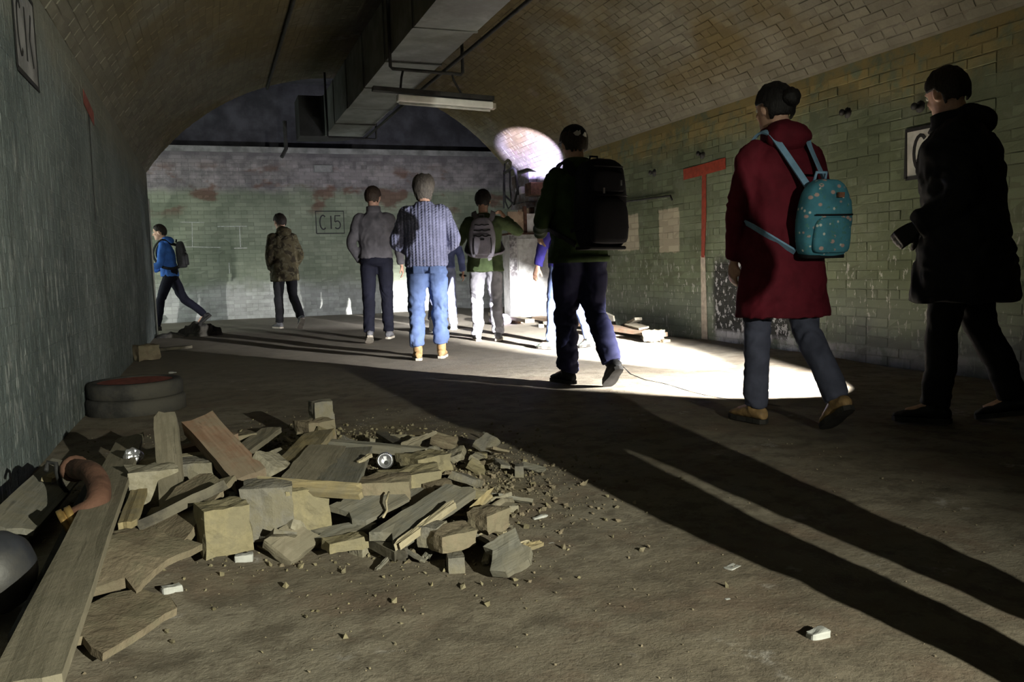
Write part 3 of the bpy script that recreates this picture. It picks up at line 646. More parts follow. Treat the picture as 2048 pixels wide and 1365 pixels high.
PEOPLE = {}
def person(key, label, pos, heading, h=1.75, legs=((0, 3, 3, 0), (0, 3, 3, 0)), lean=2, side=0, twist=0, arms=(((-.25, 0, -1), (.05, .25, -1)), ((.25, 0, -1), (-.05, .25, -1))), head=(0, 0),
           top=dict(), trousers=dict(), shoes=dict(), hair=dict(), curls=(.5, .5), palms=None, vox=.008, hood=False, ground=None, gloves=None):
    s = h / 1.75; root = empty('person', (pos[0], pos[1], float(floor_z(pos[0], pos[1])) if ground is None else ground), -D2R(heading)); tag(root, label, 'person')
    # legs from the hips
    hipz = .925 * s; J_ = {}
    for i, sd in enumerate((-1, 1)):
        sw, ab, fl, ft = [D2R(a) for a in legs[i]]
        hp = A3(sd * .092, 0, hipz) * A3(s, s, 1); td = A3(sd * math.sin(ab), math.sin(sw) * math.cos(ab), -math.cos(sw) * math.cos(ab)); a2 = sw - fl
        kn = hp + td * .435 * s; sdn = A3(sd * math.sin(ab) * .4, math.sin(a2), -math.cos(a2)); an = kn + unit(sdn) * .41 * s
        fd = unit(A3(sd * .12, math.cos(ft), math.sin(ft))); J_[i] = (hp, kn, an, fd)
    def sole_low(i):
        an, fd = J_[i][2], J_[i][3]; u = np.cross(np.cross(fd, A3(0, 0, 1)), fd); u = unit(u)
        return min((an - u * .085 * s - fd * .075 * s)[2], (an - u * .085 * s + fd * .185 * s)[2])
    dz = -min(sole_low(0), sole_low(1)); sh = A3(0, 0, dz)
    J_ = {i: (a + sh, b + sh, c + sh, d) for i, (a, b, c, d) in J_.items()}
    pel = A3(0, 0, .965 * s) + sh
    T = Rz(-D2R(twist)) @ Ry(D2R(side)) @ Rx(-D2R(lean))
    def tp(x, y, z): return pel + T @ (A3(x, y, z) * s)
    sho = [tp(-.168, -.01, .418), tp(.168, -.01, .418)]
    ja = []
    for i in (0, 1):
        u, f_ = arms[i]; u = T @ unit(u); f_ = T @ unit(f_); el = sho[i] + u * .29 * s; wr = el + f_ * .25 * s; ja.append((sho[i], el, wr, f_))
    neck0 = tp(0, -.005, .50); Rh = T @ Rz(-D2R(head[0])) @ Rx(-D2R(head[1]) + D2R(lean) * .7); hc = tp(0, .012, .56) + Rh @ (A3(0, .012, .105) * s)
    # ---- body: one continuous surface
    mb = MB(); head_mesh(mb, hc, Rh, s)
    mb.tube([tp(0, -.01, .44), tp(0, -.005, .50), hc + Rh @ (A3(0, -.025, -.06) * s)], [.062 * s, .056 * s, .055 * s], 14)
    mb.loft([oval(tp(0, 0, z), T, w_ * s, d_ * s) for z, w_, d_ in ((-.10, .13, .085), (0, .145, .095), (.12, .125, .085), (.30, .15, .10), (.42, .16, .085), (.47, .09, .06))])
    for i in (0, 1):
        a, b, c, f_ = ja[i]; P, r = smoothpath([a, b, c], [.045 * s, .036 * s, .026 * s]); mb.tube(P, r, 10)
        pm = palms[i] if palms else T @ A3((1, -1)[i], 0, 0)
        hand(mb, c + f_ * .012, f_, pm, (-1, 1)[i], curls[i], s * .98)
        hp, kn, an, fd = J_[i]; P, r = smoothpath([hp + A3(0, 0, .02), kn, an], [.068 * s, .048 * s, .036 * s]); mb.tube(P, r, 10)
        mb.tube([an, an - A3(0, 0, .03) * s + fd * .06 * s, an - A3(0, 0, .045) * s + fd * .13 * s], [.036 * s, .034 * s, .025 * s], 10)
    v, f, n = remesh(mb, vox, 2, .4); body = obj('body', v, f, SK, root, True)
    for sx in (-1, 1):
        e = MB().ell(hc + Rh @ (A3(sx * .031, .0795, .014) * s), .0125 * s, Rh, 10, 7).build('eye', M['eye'], root, True)
        MB().ell(hc + Rh @ (A3(sx * .031, .0895, .014) * s), .0052 * s, Rh, 8, 5).build('iris', M['iris'], e, True)
    if gloves:
        for i in (0, 1):
            gm = MB(); pm = palms[i] if palms else T @ A3((1, -1)[i], 0, 0); hand(gm, ja[i][2] + ja[i][3] * .008, ja[i][3], pm, (-1, 1)[i], curls[i], s * 1.12); v, f, n = remesh(gm, .006, 3); v = v + n * .004; obj('glove', v, f, gloves, root, True)
    # ---- trousers
    tr = dict(mat=None, loose=1.0, fold=.011, hem=.0); tr.update(trousers); lo = tr['loose']; mb = MB()
    mb.loft([oval(pel + A3(0, -.012 * s, z * s), np.eye(3), w_ * s * (.5 + .5 * lo), d_ * s * (.5 + .5 * lo)) for z, w_, d_ in ((-.12, .10, .09), (-.085, .15, .12), (-.02, .172, .128), (.05, .165, .12), (.11, .15, .108))])
    for i in (0, 1):
        hp, kn, an, fd = J_[i]; P, r = smoothpath([hp + A3(0, -.008, .0), hp * .5 + kn * .5 + A3(0, -.004, 0), kn, kn * .5 + an * .5 - A3(0, .012, 0) * s, an + unit(kn - an) * (.0 - tr['hem'])], [x * s * lo for x in (.096, .086, .070, .066, .060)], 5); mb.tube(P, r, 14)
    v, f, n = remesh(mb, max(.011, vox), 4, .5)
    k0 = np.clip(1 - np.abs(v[:, 2] - (J_[0][1][2] + J_[1][1][2]) / 2) / .16, 0, 1); k1 = np.clip(1 - (v[:, 2] - min(J_[0][2][2], J_[1][2][2])) / .28, 0, 1); k2 = np.clip(1 - np.abs(v[:, 2] - pel[2] + .12) / .12, 0, 1)
    v = folds(v, n, tr['fold'], (8, 8, 17), sum(map(ord, key)) % 97, .35 + .9 * np.maximum(np.maximum(k0, k1 * 1.25), .7 * k2)); to = obj('trousers', v, f, tr['mat'], root, True)
    if tr.get('pockets'):
        for sx in (-1, 1):
            MB().loft([oval(pel + A3(sx * .078, -.108 - .012 * lo, z) * s, np.eye(3), .05 * s, .012 * s, 12, 5) for z in (-.15, -.14, -.03, -.02)]).build('pocket', tr['mat'], to, True)
    # ---- top
    tpv = dict(mat=None, bulk=1.0, hem=-.08, flare=1.0, fold=.010, collar=0.0, hood=0, cuff=None, sleeve=1.0, vox=.012); tpv.update(top); b = tpv['bulk']; mb = MB()
    rings = []; hm = tpv['hem']; fl = tpv['flare']
    if hm < -.2:
        for z in np.linspace(hm, -.12, 4): q = (z + .12) / (hm + .12); rings.append((z, .19 * (1 + (fl - 1) * q), .15 * (1 + (fl - 1) * 1.15 * q)))
    else: rings.append((hm, .183 * fl, .136 * fl))
    rings += [(-.03 if hm > -.03 else -.05 if hm < -.06 else hm + .02, .182 * (1 + (fl - 1) * .6), .135), (.10, .172, .126), (.26, .188, .132), (.35, .192, .128), (.415, .168, .112), (.455, .128, .092), (.485, .092, .078), (.507, .076, .070), (.525 + tpv['collar'], .068 + .008 * tpv['collar'] * 20, .066 + .006 * tpv['collar'] * 20)]
    rings = [q for i, q in enumerate(rings) if i == 0 or q[0] > rings[i - 1][0] + .003]
    mb.loft([oval(tp(0, -.004, z) if z > -.02 else pel * A3(1, 1, 0) + A3(0, 0, pel[2] + z * s) + T @ A3(0, -.004, 0), T if z > .1 else np.eye(3), w_ * s * b, d_ * s * b) for z, w_, d_ in rings])
    sl = tpv['sleeve']
    for i in (0, 1):
        a, e, c, f_ = ja[i]; ce = c if sl >= 1 else (e + (c - e) * sl)
        P, r = smoothpath([a + T @ A3((.05, -.05)[i], 0, -.005), a, a * .5 + e * .5, e, e * .5 + ce * .5, ce], [x * s * b for x in (.066, .067, .060, .053, .049, .042)], 4); mb.tube(P, r, 14)
    v, f, n = remesh(mb, tpv['vox'], 4, .5); v = folds(v, n, tpv['fold'], tpv.get('ffreq', (9, 9, 12)), sum(map(ord, key)) % 89 + 7)
    tob = obj(tpv.get('name', 'jacket'), v, f, tpv['mat'], root, True)
    if tpv.get('collar_mat') or tpv['collar'] > 0:
        MB().loft([oval(tp(0, .0, z), T, w_ * s * b, w_ * s * b) for z, w_ in ((.485, .088), (.51, .078), (.53 + tpv['collar'], .076), (.535 + tpv['collar'], .068), (.51, .066))]).build('collar', tpv.get('collar_mat', tpv['mat']), tob, True)
    if tpv['hood']:
        hb = MB(); hb.ell(tp(0, -.085, .50), A3(.125, .085, .075) * s, T, 14, 9); hb.ell(tp(0, -.05, .54), A3(.105, .075, .05) * s, T, 14, 9)
        v, f, n = remesh(hb, .012, 3); v = folds(v, n, .012, (12, 12, 12), 5); obj('hood', v, f, tpv.get('hood_mat', tpv['mat']), tob, True)
    if tpv.get('cuff'):
        for i in (0, 1):
            a, e, c, f_ = ja[i]; d0 = unit(c - e); MB().tube([c - d0 * .05 * s, c + d0 * .004], [.047 * s * b, .043 * s * b], 14).build('cuff', tpv['cuff'], tob, True)
    if tpv.get('hemband'):
        MB().loft([oval(pel + A3(0, -.004, (hm + dz_) * s), np.eye(3), .187 * fl * s * b, .140 * fl * s * b, 24) for dz_ in (-.006, .035)]).build('hem_band', tpv['hemband'], tob, True)
    # ---- shoes
    so = dict(mat=None, sole=M['rubber'], shaft=.0); so.update(shoes)
    for i in (0, 1):
        hp, kn, an, fd = J_[i]; rt = unit(np.cross(fd, A3(0, 0, 1))); up = np.cross(rt, fd); R = np.stack([rt, fd, up], 1); o_ = an - up * .085 * s
        mb = MB(); mb.loft([[o_ + R @ (A3(hw * math.cos(a), y, .018 + (zt - .018) * (.5 + .5 * math.sin(a))) * s) for a in np.linspace(0, 2 * PI, 14, endpoint=False)] for y, hw, zt in ((-.078, .022, .06), (-.06, .035, .085), (-.01, .040, .10), (.04, .042, .092), (.09, .046, .070), (.14, .044, .056), (.175, .032, .045), (.19, .014, .034))])
        shd = unit(kn - an); mb.tube([an - up * .03 * s, an + shd * (.02 + so['shaft']) * s], [.043 * s, (.046 + .1 * so['shaft'] * .2) * s], 14)
        v, f, n = remesh(mb, .008, 3); v = folds(v, n, .003, (30, 30, 30), 3); ho = obj('boot' if so['shaft'] else 'shoe', v, f, so['mat'], root, True)
        fp = [(-.082, .0), (-.07, .030), (-.03, .038), (.03, .037), (.09, .047), (.14, .046), (.175, .034), (.193, .0)]
        out = [(w_, y) for y, w_ in fp] + [(-w_, y) for y, w_ in reversed(fp[1:-1])]
        MB().loft([[o_ + R @ (A3(x, y, z) * s) for x, y in out] for z in (0.0, .012, .024)]).build('sole', so['sole'], ho)
        if so.get('laces'):
            mbl = MB()
            for k in range(4): mbl.tube([o_ + R @ (A3(-.022, .045 + .018 * k, .10 - .008 * k) * s), o_ + R @ (A3(0, .05 + .018 * k, .108 - .008 * k) * s), o_ + R @ (A3(.022, .045 + .018 * k, .10 - .008 * k) * s)], .003, 6)
            mbl.build('laces', so['laces'], ho)
    # ---- hair or hat
    hr = dict(mat=HAIR['dark'], style='short'); hr.update(hair); st = hr['style']
    def hp_(x, y, z): return hc + Rh @ (A3(x, y, z) * s)
    mb = MB(); nu, nv = 36, 20; keep = []
    for iv in range(nv + 1):
        t = PI * iv / nv
        for iu in range(nu):
            a = 2 * PI * iu / nu; x, y, z = math.sin(t) * math.cos(a), math.sin(t) * math.sin(a), math.cos(t)
            drop = 0
            if st == 'collar' and y < .3 and z < 0: drop = -.05 * (-z) ** .7
            mb.v.append(hp_(x * (.086 if st != 'collar' else .098), -.006 + y * (.103 if y < 0 else .092), .018 + z * .110 + drop)); keep.append((x, y, z))
    for iv in range(nv):
        for iu in range(nu):
            q = [iv * nu + iu, iv * nu + (iu + 1) % nu, (iv + 1) * nu + (iu + 1) % nu, (iv + 1) * nu + iu]; x, y, z = np.mean([keep[k] for k in q], 0)
            line = -.62 + 1.15 * max(0, y + .15) if st != 'collar' else -.95 + 1.5 * max(0, y + .05)
            line = max(line, -.62 if st != 'collar' else -.97)
            if abs(x) > .72 and y > -.25 and z < -.02: continue
            ok = z > line + .13 * (rng.random() - .5)
            if st == 'bald' and z > .55 and y > -.75: ok = False
            if st == 'collar' and z > .82 and y > -.5 and abs(x) < .42: ok = False
            if ok: mb.f.append(tuple(q))
    if st != 'none':
        v, f, n = baked(mb, [('SOLIDIFY', dict(thickness=.012, offset=1.0)), ('SUBSURF', dict(levels=1))])
        v = v + n * (.006 * fbm((v - hc) @ Rh * np.array([90, 90, 25]), 2, 3))[:, None]
        used = np.unique(np.concatenate([np.array(q) for q in f])); obj('hair', v, f, hr['mat'], root, True)
    if st == 'bun':
        b_ = MB().ell(hp_(0, -.125, .03), A3(.05, .042, .048) * s, Rh, 14, 10); v, f, n = baked(b_, [('SUBSURF', dict(levels=1))]); v = folds(v, n, .006, (60, 60, 60), 4); obj('hair_bun', v, f, hr['mat'], root, True)
    if st == 'cap' or hr.get('cap'):
        cm = hr['cap']; c_ = MB()
        rg = []
        for z, r_ in ((.022, 1.0), (.05, 1.02), (.085, .93), (.112, .72), (.130, .42), (.136, .12)): rg.append([hp_(math.cos(a) * .090 * r_, -.004 + math.sin(a) * .112 * r_, z) for a in np.linspace(0, 2 * PI, 24, endpoint=False)])
        co_ = c_.loft(rg).build('cap', cm, root, True)
        MB().loft([[hp_(.072 * math.cos(a), .095 + dy + .075 * math.sin(a), .028 + dz_ - .01 * math.sin(a)) for a in np.linspace(-.15 * PI, 1.15 * PI, 12)] for dy, dz_ in ((0, 0), (0, .006))]).build('brim', cm, co_)
        if hr.get('badge'):
            for pl in ([(-.030, .052), (-.012, .064), (-.006, .058), (.004, .066), (.006, .046), (-.008, .036), (-.022, .040)], [(.016, .040), (.030, .058), (.042, .056), (.044, .036), (.030, .034)]):
                fr = []
                for rr in (1.0, 1.05): fr.append([hp_(x, -.004 - math.sqrt(max(0, 1 - (x / .0925) ** 2)) * .1145 * rr, z) for x, z in [(q[0] * 1.35, .05 + (q[1] - .05) * 1.35) for q in pl]])
                MB().loft(fr).build('badge', hr['badge'], co_)
    PEOPLE[key] = dict(root=root, T=T, pel=pel, tp=tp, s=s, arms=ja, hc=hc, Rh=Rh, legs=J_, world=lambda p, r_=root, hd=heading: Rz(-D2R(hd)) @ np.asarray(p) + np.array(r_.location))
    return root

# ---- materials of clothes
C = {}
for k, a in dict(blue_top=((.05, .15, .50), 'plain'), navy=((.006, .0065, .014), 'plain'), black=((.012, .012, .014), 'plain'), camo=((.075, .062, .032), 'camo'), grey=((.095, .09, .10), 'plain'), knit=((.19, .20, .31), 'knit'),
        jeans=((.085, .125, .25), 'denim'), palejeans=((.20, .22, .34), 'denim'), midblue=((.10, .12, .26), 'plain'), olive=((.060, .085, .038), 'plain'), palegrey=((.27, .265, .30), 'plain'), indigo=((.030, .024, .17), 'plain'),
        bluejeans=((.045, .06, .12), 'denim'), green=((.030, .050, .018), 'plain'), darkjeans=((.018, .019, .05), 'denim'), burgundy=((.105, .009, .018), 'plain'), greyjeans=((.075, .08, .12), 'denim'), charcoal=((.035, .035, .04), 'plain'), pack_black=((.010, .010, .014), 'plain'), pack_grey=((.20, .19, .23), 'plain'), teal=((.07, .24, .32), 'floral'), strap_teal=((.22, .38, .55), 'plain'), darkgrey=((.05, .05, .055), 'plain')).items():
    C[k] = cloth('cloth_' + k, a[0], a[1])
L_ = {k: simple('leather_' + k, c, .6, .3, 25, .2, 90) for k, c in dict(tan=(.30, .19, .085), black=(.012, .012, .012), grey=(.12, .12, .13), white=(.55, .55, .55), brown=(.10, .06, .03), olive=(.10, .12, .10)).items()}

G = lambda px, py: at(px, py)[:2]
HANG = ((-.22, .02, -1), (.0, .22, -1)); HANGR = ((.22, .02, -1), (.0, .22, -1))
# blue hoodie, walking out to the left
person('blue', 'visitor in a bright blue hooded top and dark trousers stepping out at the far left', (-.62, 14.55), -82, 1.74, legs=((20, 2, 8, 3), (-24, 2, 24, -38)), lean=8,
       arms=(((-.2, .35, -1), (.1, 1, -.1)), ((.2, .15, -1), (0, 1, -.25))), head=(0, 6), top=dict(mat=C['blue_top'], name='hooded_top', hem=-.06, hood=1, bulk=1.0), trousers=dict(mat=C['navy'], loose=1.0), shoes=dict(mat=L_['black']), hair=dict(mat=HAIR['dark']), vox=.009)
# camouflage jacket
person('camo', 'visitor in a dark camouflage jacket walking off towards the far wall', (1.07, 13.1), -18, 1.75, legs=((8, 0, 4, 0), (-7, 0, 30, -40)), lean=4, arms=(((-.3, -.12, -1), (.25, .5, -.7)), ((.3, -.1, -1), (-.2, .5, -.7))), head=(-12, 8),
       top=dict(mat=C['camo'], hem=-.24, flare=1.02, bulk=1.14, fold=.014, hood=1), trousers=dict(mat=C['black'], loose=1.02), shoes=dict(mat=L_['grey'], sole=M['gum']), hair=dict(mat=HAIR['dark'], style='short'), vox=.009)
# plain grey jumper
person('grey', 'visitor in a plain grey jumper and dark trousers, one hand hanging', (1.87, 9.85), 14, 1.82, legs=((-6, 1, 14, -20), (9, 1, 6, 0)), lean=2, side=-1, arms=(((-.38, -.18, -1), (.35, .45, -.85)), ((.30, .0, -1), (.12, .12, -1))), head=(14, 4),
       top=dict(mat=C['grey'], name='jumper', hem=-.03, bulk=1.06, collar=.03), trousers=dict(mat=C['navy'], loose=1.02), shoes=dict(mat=L_['grey'], sole=M['gum']), hair=dict(mat=HAIR['brown']), vox=.007, curls=(.7, .5))
# cable-knit jumper
person('knit', 'grey-haired visitor in a blue-grey cable-knit jumper, pale jeans and tan boots', (1.93, 7.66), 15, 1.75, legs=((-1, 2, 3, 0), (7, 2, 5, 0)), lean=1, arms=(((-.42, -.12, -1), (.50, .75, -.35)), ((.40, -.12, -1), (-.45, .8, -.35))), head=(6, 2),
       top=dict(mat=C['knit'], name='jumper', hem=-.085, bulk=1.14, fold=.009, cuff=C['knit'], vox=.010), trousers=dict(mat=C['jeans'], loose=1.12, fold=.022, pockets=True, hem=-.05), shoes=dict(mat=L_['tan'], shaft=.13, sole=M['gum'], laces=L_['brown']), hair=dict(mat=HAIR['grey'], style='collar'), vox=.008)
# person half hidden between the jumper and the camera user
person('mid', 'visitor in a dark blue top and pale blue jeans, half hidden behind the knitted jumper', (3.03, 11.15), 22, 1.70, legs=((-20, 2, 24, -42), (16, 2, 6, 0)), lean=6, arms=(((-.25, 0, -1), (.1, .5, -.8)), ((.35, .12, -1), (.1, .35, -1))), head=(0, 10),
       top=dict(mat=C['midblue'], hem=-.05, bulk=1.05), trousers=dict(mat=C['palejeans'], loose=1.02), shoes=dict(mat=L_['white'], sole=M['white_paint']), hair=dict(mat=HAIR['brown']), vox=.009)
# taking a photograph
person('photo', 'visitor in an open olive jacket and pale trousers raising a camera', (3.02, 9.20), 17, 1.75, legs=((4, 2, 4, 0), (-5, 3, 6, 0)), lean=1, arms=(((-.45, .55, -.75), (.62, .55, .75)), ((.85, .35, -.42), (-.70, .45, .85))), head=(10, 2),
       top=dict(mat=C['olive'], hem=-.16, flare=1.12, bulk=1.08, fold=.012), trousers=dict(mat=C['palegrey'], loose=1.08, fold=.022), shoes=dict(mat=L_['grey'], sole=M['gum'], shaft=.10), hair=dict(mat=HAIR['black'], style='short'), curls=(1.1, 1.1), vox=.007)
# indigo jacket mostly hidden
person('indigo', 'visitor in a deep blue jacket and jeans mostly hidden behind the large black backpack', (3.40, 7.75), -22, 1.72, legs=((10, 2, 4, 0), (-10, 2, 12, -10)), lean=2, arms=(((-.45, .05, -1), (-.28, .15, -1)), ((.25, .1, -1), (.1, 1, .1))), head=(0, 4),
       top=dict(mat=C['indigo'], hem=-.12, bulk=1.08), trousers=dict(mat=C['bluejeans'], loose=1.04), shoes=dict(mat=L_['olive'], sole=M['rubber'], shaft=.10, laces=L_['black']), hair=dict(mat=HAIR['brown']), curls=(.45, .9), vox=.006)
# green jacket with cap
person('green', 'visitor in a dark green jacket and black cap with a white badge, walking away', (2.46, 5.36), -4, 1.82, legs=((6, -1, 5, 0), (-9, -2, 26, -34)), lean=3, side=1, arms=(((-.40, -.05, -1), (.30, .80, -.25)), ((.30, .1, -1), (-.1, .8, -.4))), head=(8, 5),
       top=dict(mat=C['green'], hem=-.13, bulk=1.10, flare=1.05, fold=.012, collar=.03, hemband=C['green']), trousers=dict(mat=C['darkjeans'], loose=1.14, fold=.022), shoes=dict(mat=L_['black'], shaft=.05), hair=dict(mat=HAIR['dark'], style='short', cap=C['pack_black'], badge=M['white_paint']), vox=.008)
# burgundy coat
person('red', 'visitor in a long burgundy coat and tan boots walking to the left', (2.74, 3.50), 2, 1.73, legs=((10, 1, 8, 0), (-10, 0, 26, -32)), lean=3, arms=(((-.28, .1, -1), (.1, .35, -1)), ((.30, .0, -1), (-.05, .4, -1))), head=(-8, 4),
       top=dict(mat=C['burgundy'], name='coat', hem=-.40, flare=1.16, bulk=1.10, fold=.012, collar=.03, hood=1), trousers=dict(mat=C['greyjeans'], loose=1.0), shoes=dict(mat=L_['tan'], shaft=.08), hair=dict(mat=HAIR['black'], style='bun'), vox=.008)
# black coat at the right edge
person('dark', 'visitor in a bulky black coat at the right edge, facing left', (3.52, 3.10), -34, 1.76, legs=((10, 2, 6, 0), (-8, 2, 14, -12)), lean=5, arms=(((-.35, -.10, -1), (.25, .8, -.45)), ((.42, -.05, -1), (.15, .35, -1))), head=(34, 12),
       top=dict(mat=C['black'], name='coat', hem=-.36, flare=1.10, bulk=1.45, fold=.018, hood=1, collar=.03), trousers=dict(mat=C['black'], loose=1.12), shoes=dict(mat=L_['black'], shaft=.05), hair=dict(mat=HAIR['dark']), curls=(.8, 1.0), vox=.008, gloves=L_['black'])
# outside the frame: the one whose shadow lies across the floor, the one holding the torch, and the photographer
person('shadow', 'visitor standing just right of the frame whose long shadow crosses the floor', (1.64, .32), 2, 1.76, legs=((2, 1, 3, 0), (-1, 1, 2, 0)), lean=2, arms=(((-.42, -.1, -1), (.4, .8, -.3)), ((.40, -.1, -1), (-.4, .8, -.3))), top=dict(mat=C['charcoal'], hem=-.10, bulk=1.12), trousers=dict(mat=C['navy'], loose=.98), shoes=dict(mat=L_['black']), hair=dict(mat=HAIR['brown']), vox=.012)
person('torch', 'visitor behind the camera lighting the hall with a torch', (1.36, -2.12), 2, 1.76, legs=((2, 3, 3, 0), (-1, 3, 2, 0)), arms=((( -.25, 0, -1), (.05, .25, -1)), ((.25, -.02, -1), (-.02, .72, .62))), top=dict(mat=C['charcoal'], hem=-.10, bulk=1.08), trousers=dict(mat=C['navy']), shoes=dict(mat=L_['black']), hair=dict(mat=HAIR['brown']), curls=(.5, 1.2), vox=.012)

# ------------------------------------------------------------------ things they carry
def wmat(key, p, R):
    """world matrix of a local point / rotation in a person's frame"""
    P = PEOPLE[key]; W = P['root'].matrix_basis.to_3x3() if False else Matrix(Rz(P['root'].rotation_euler[2]).tolist())
    q = P['world'](p); Rw = np.array(W) @ R
    return Matrix([[*Rw[0], q[0]], [*Rw[1], q[1]], [*Rw[2], q[2]], [0, 0, 0, 1]])
def packshape(w_, d_, h_, top=.7, e=3.6, n=24, bot=.88):
    rg = []
    for t, k in ((0, .60 * bot), (.02, .86 * bot), (.07, .98 * bot + .02), (.3, 1.0), (.62, .98), (.82, .90 * (.5 + .5 * top) + .03), (.93, .80 * top + .08), (.985, .55 * top + .05), (1, .28)):
        rg.append(oval((0, -d_ / 2, t * h_), np.eye(3), w_ / 2 * k, d_ / 2 * (k * .9 + .1), n, e))
    return MB().loft(rg)
def fy(x, w2, d2, y0=0.0, k=.98, e=3.6): return y0 - d2 / 2 - d2 / 2 * k * max(0., 1 - abs(x / (w2 / 2 * k)) ** e) ** (1 / e) - .004
def backpack(key, label, size, zc, matb, mats, tilt=4, xoff=0, yaw=0, top=.75, detail='grey', gap=.145):
    P = PEOPLE[key]; s = P['s']; w_, d_, h_ = size
    base = P['tp'](xoff, -gap, zc); R = P['T'] @ Rz(D2R(yaw)) @ Rx(D2R(tilt))
    r = empty('backpack', mat=wmat(key, base, R)); tag(r, label, 'backpack')
    v, f, n = baked(packshape(w_, d_, h_, top), [('SUBSURF', dict(levels=1))]); v = folds(v, n, .006, (8, 8, 9), 4); obj('main_compartment', v, f, matb, r, True)
    def pocket(nm, w2, d2, h2, z0, y0, m): 
        v, f, n = baked(MB().loft([oval((0, y0 - d2 / 2, z0 + t * h2), np.eye(3), w2 / 2 * k, d2 / 2 * (k * .7 + .3), 20, 3.6) for t, k in ((0, .8), (.06, .97), (.5, 1), (.85, .92), (.97, .7), (1, .45))]), [('SUBSURF', dict(levels=1))]); return obj(nm, v, f, m, r, True)
    if detail == 'grey':
        pocket('front_pocket', w_ * .72, .05, h_ * .52, h_ * .08, -d_ + .03, matb)
        yz = -d_ - .022
        for zc_, wd, dp in ((.52, .62, .05), (.66, .60, .035), (.80, .52, .03)):
            pts = [A3(x * w_ * wd, fy(x * w_ * wd, w_, d_, 0, .97 if zc_ < .75 else .90) if zc_ > .6 else min(fy(x * w_ * wd, w_ * .72, .05, -d_ + .03), fy(x * w_ * wd, w_, d_)), h_ * (zc_ + dp - dp * 3.2 * x * x - dp * .6 * math.sin(abs(x) * 9))) for x in np.linspace(-.5, .5, 13)]
            MB().tube(pts, .006, 6).build('zip', mats['dark'], r, True)
        for sx in (-1, 1): MB().tube([A3(sx * w_ * .31, yz + .014, h_ * .50), A3(sx * w_ * .32, yz + .013, h_ * .3), A3(sx * w_ * .30, yz + .012, h_ * .12)], .006, 6).build('zip', mats['dark'], r, True)
        MB().box((0, yz - .003, h_ * .47), (.022, .006, .011)).build('badge', mats['dark'], r)
    elif detail == 'black':
        pocket('front_pocket', w_ * .82, .07, h_ * .50, h_ * .05, -d_ + .03, matb)
        pocket('top_pocket', w_ * .74, .04, h_ * .24, h_ * .62, -d_ + .03, matb)
        for z, wd in ((.585, .8), (.90, .6)): MB().tube([A3(x * w_ * wd, -d_ - .012 + .05 * x * x, h_ * z) for x in np.linspace(-.5, .5, 9)], .005, 6).build('zip', mats['dark'], r, True)
        for x, z in ((-.05, .63), (.08, .72)):
            MB().box((x, -d_ - .025, h_ * z), (.006, .004, .018)).build('buckle', mats['metal'], r)
        MB().tube([A3(w_ * .47, -.10, h_ * .42), A3(w_ * .54, -.12, h_ * .25), A3(w_ * .53, -.12, h_ * .10), A3(w_ * .48, -.1, h_ * .04)], .006, 6).build('loose_strap', mats['strap'], r, True)
        for sx in (-1, 1): MB().ribbon([A3(sx * w_ * .50, -d_ * .15, h_ * .2), A3(sx * w_ * .515, -d_ * .5, h_ * .22), A3(sx * w_ * .46, -d_ * .9, h_ * .25)], .025, .004, (sx, 0, 0)).build('side_strap', mats['strap'], r)
        MB().box((0, -.12, .005), (w_ * .40, .10, .012)).build('base_panel', mats['dark'], r, bevel=.01)
    elif detail == 'teal':
        pocket('front_pocket', w_ * .76, .045, h_ * .46, h_ * .06, -d_ + .025, matb)
        MB().tube([A3(x * w_ * .74, -d_ - .016 + .04 * x * x, h_ * .55) for x in np.linspace(-.5, .5, 9)], .004, 6).build('zip', mats['dark'], r, True)
        MB().box((.03, -d_ - .004, h_ * .80), (.016, .006, .012)).build('badge', mats['badge'], r)
        MB().loft([oval((0, -d_ / 2, z), np.eye(3), w_ * .40, d_ * .40, 20, 4) for z in (-.004, .012)]).build('base_panel', mats['dark'], r, True)
    else:
        pocket('front_pocket', w_ * .7, .04, h_ * .45, h_ * .08, -d_ + .02, matb)
        MB().tube([A3(x * w_ * .7, -d_ - .010 + .04 * x * x, h_ * .58) for x in np.linspace(-.5, .5, 9)], .005, 6).build('zip', mats['metal'], r, True)
    MB().tube([A3(-.03, -.02, h_ * .97), A3(-.028, -.03, h_ + .03), A3(.028, -.03, h_ + .03), A3(.03, -.02, h_ * .97)], .008, 6).build('handle', mats['strap'], r, True)
    # shoulder straps over the coat, in the pack's own frame
    Ri = R.T
    for sx in (-1, 1):
        pts = [base + R @ A3(sx * .055, -.005, h_ * .90), P['tp'](sx * .085, -.13, .44), P['tp'](sx * .105, -.075, .515), P['tp'](sx * .11, .02, .525), P['tp'](sx * .12, .125, .42), P['tp'](sx * .15, .155, .28), P['tp'](sx * .20, .08, .13), P['tp'](sx * .205, -.06, .06), base + R @ A3(sx * w_ * .36, -.01, h_ * .06)]
        pts, _ = smoothpath([Ri @ (p - base) for p in pts], [1] * 9, 4)
        nrm = [Ri @ unit((R @ p + base) - P['tp'](0, 0, .3)) for p in pts]
        mb = MB(); rg = []
        for i, p in enumerate(pts):
            t = unit(pts[min(i + 1, len(pts) - 1)] - pts[max(i - 1, 0)]); q = unit(np.cross(t, nrm[i])); nn = np.cross(q, t); wd = mats.get('w', .05) / 2
            rg.append([p - q * wd, p + q * wd, p + q * wd + nn * .010, p - q * wd + nn * .010])
        mb.loft(rg).build('shoulder_strap', mats['strap'], r)
    return r
M['chrome'] = simple('dull_metal_buckle', (.45, .45, .45), .35, .2, 20, 0, 60, .8)
M['badge_brown'] = simple('leather_badge', (.22, .10, .06), .6, .3, 40)
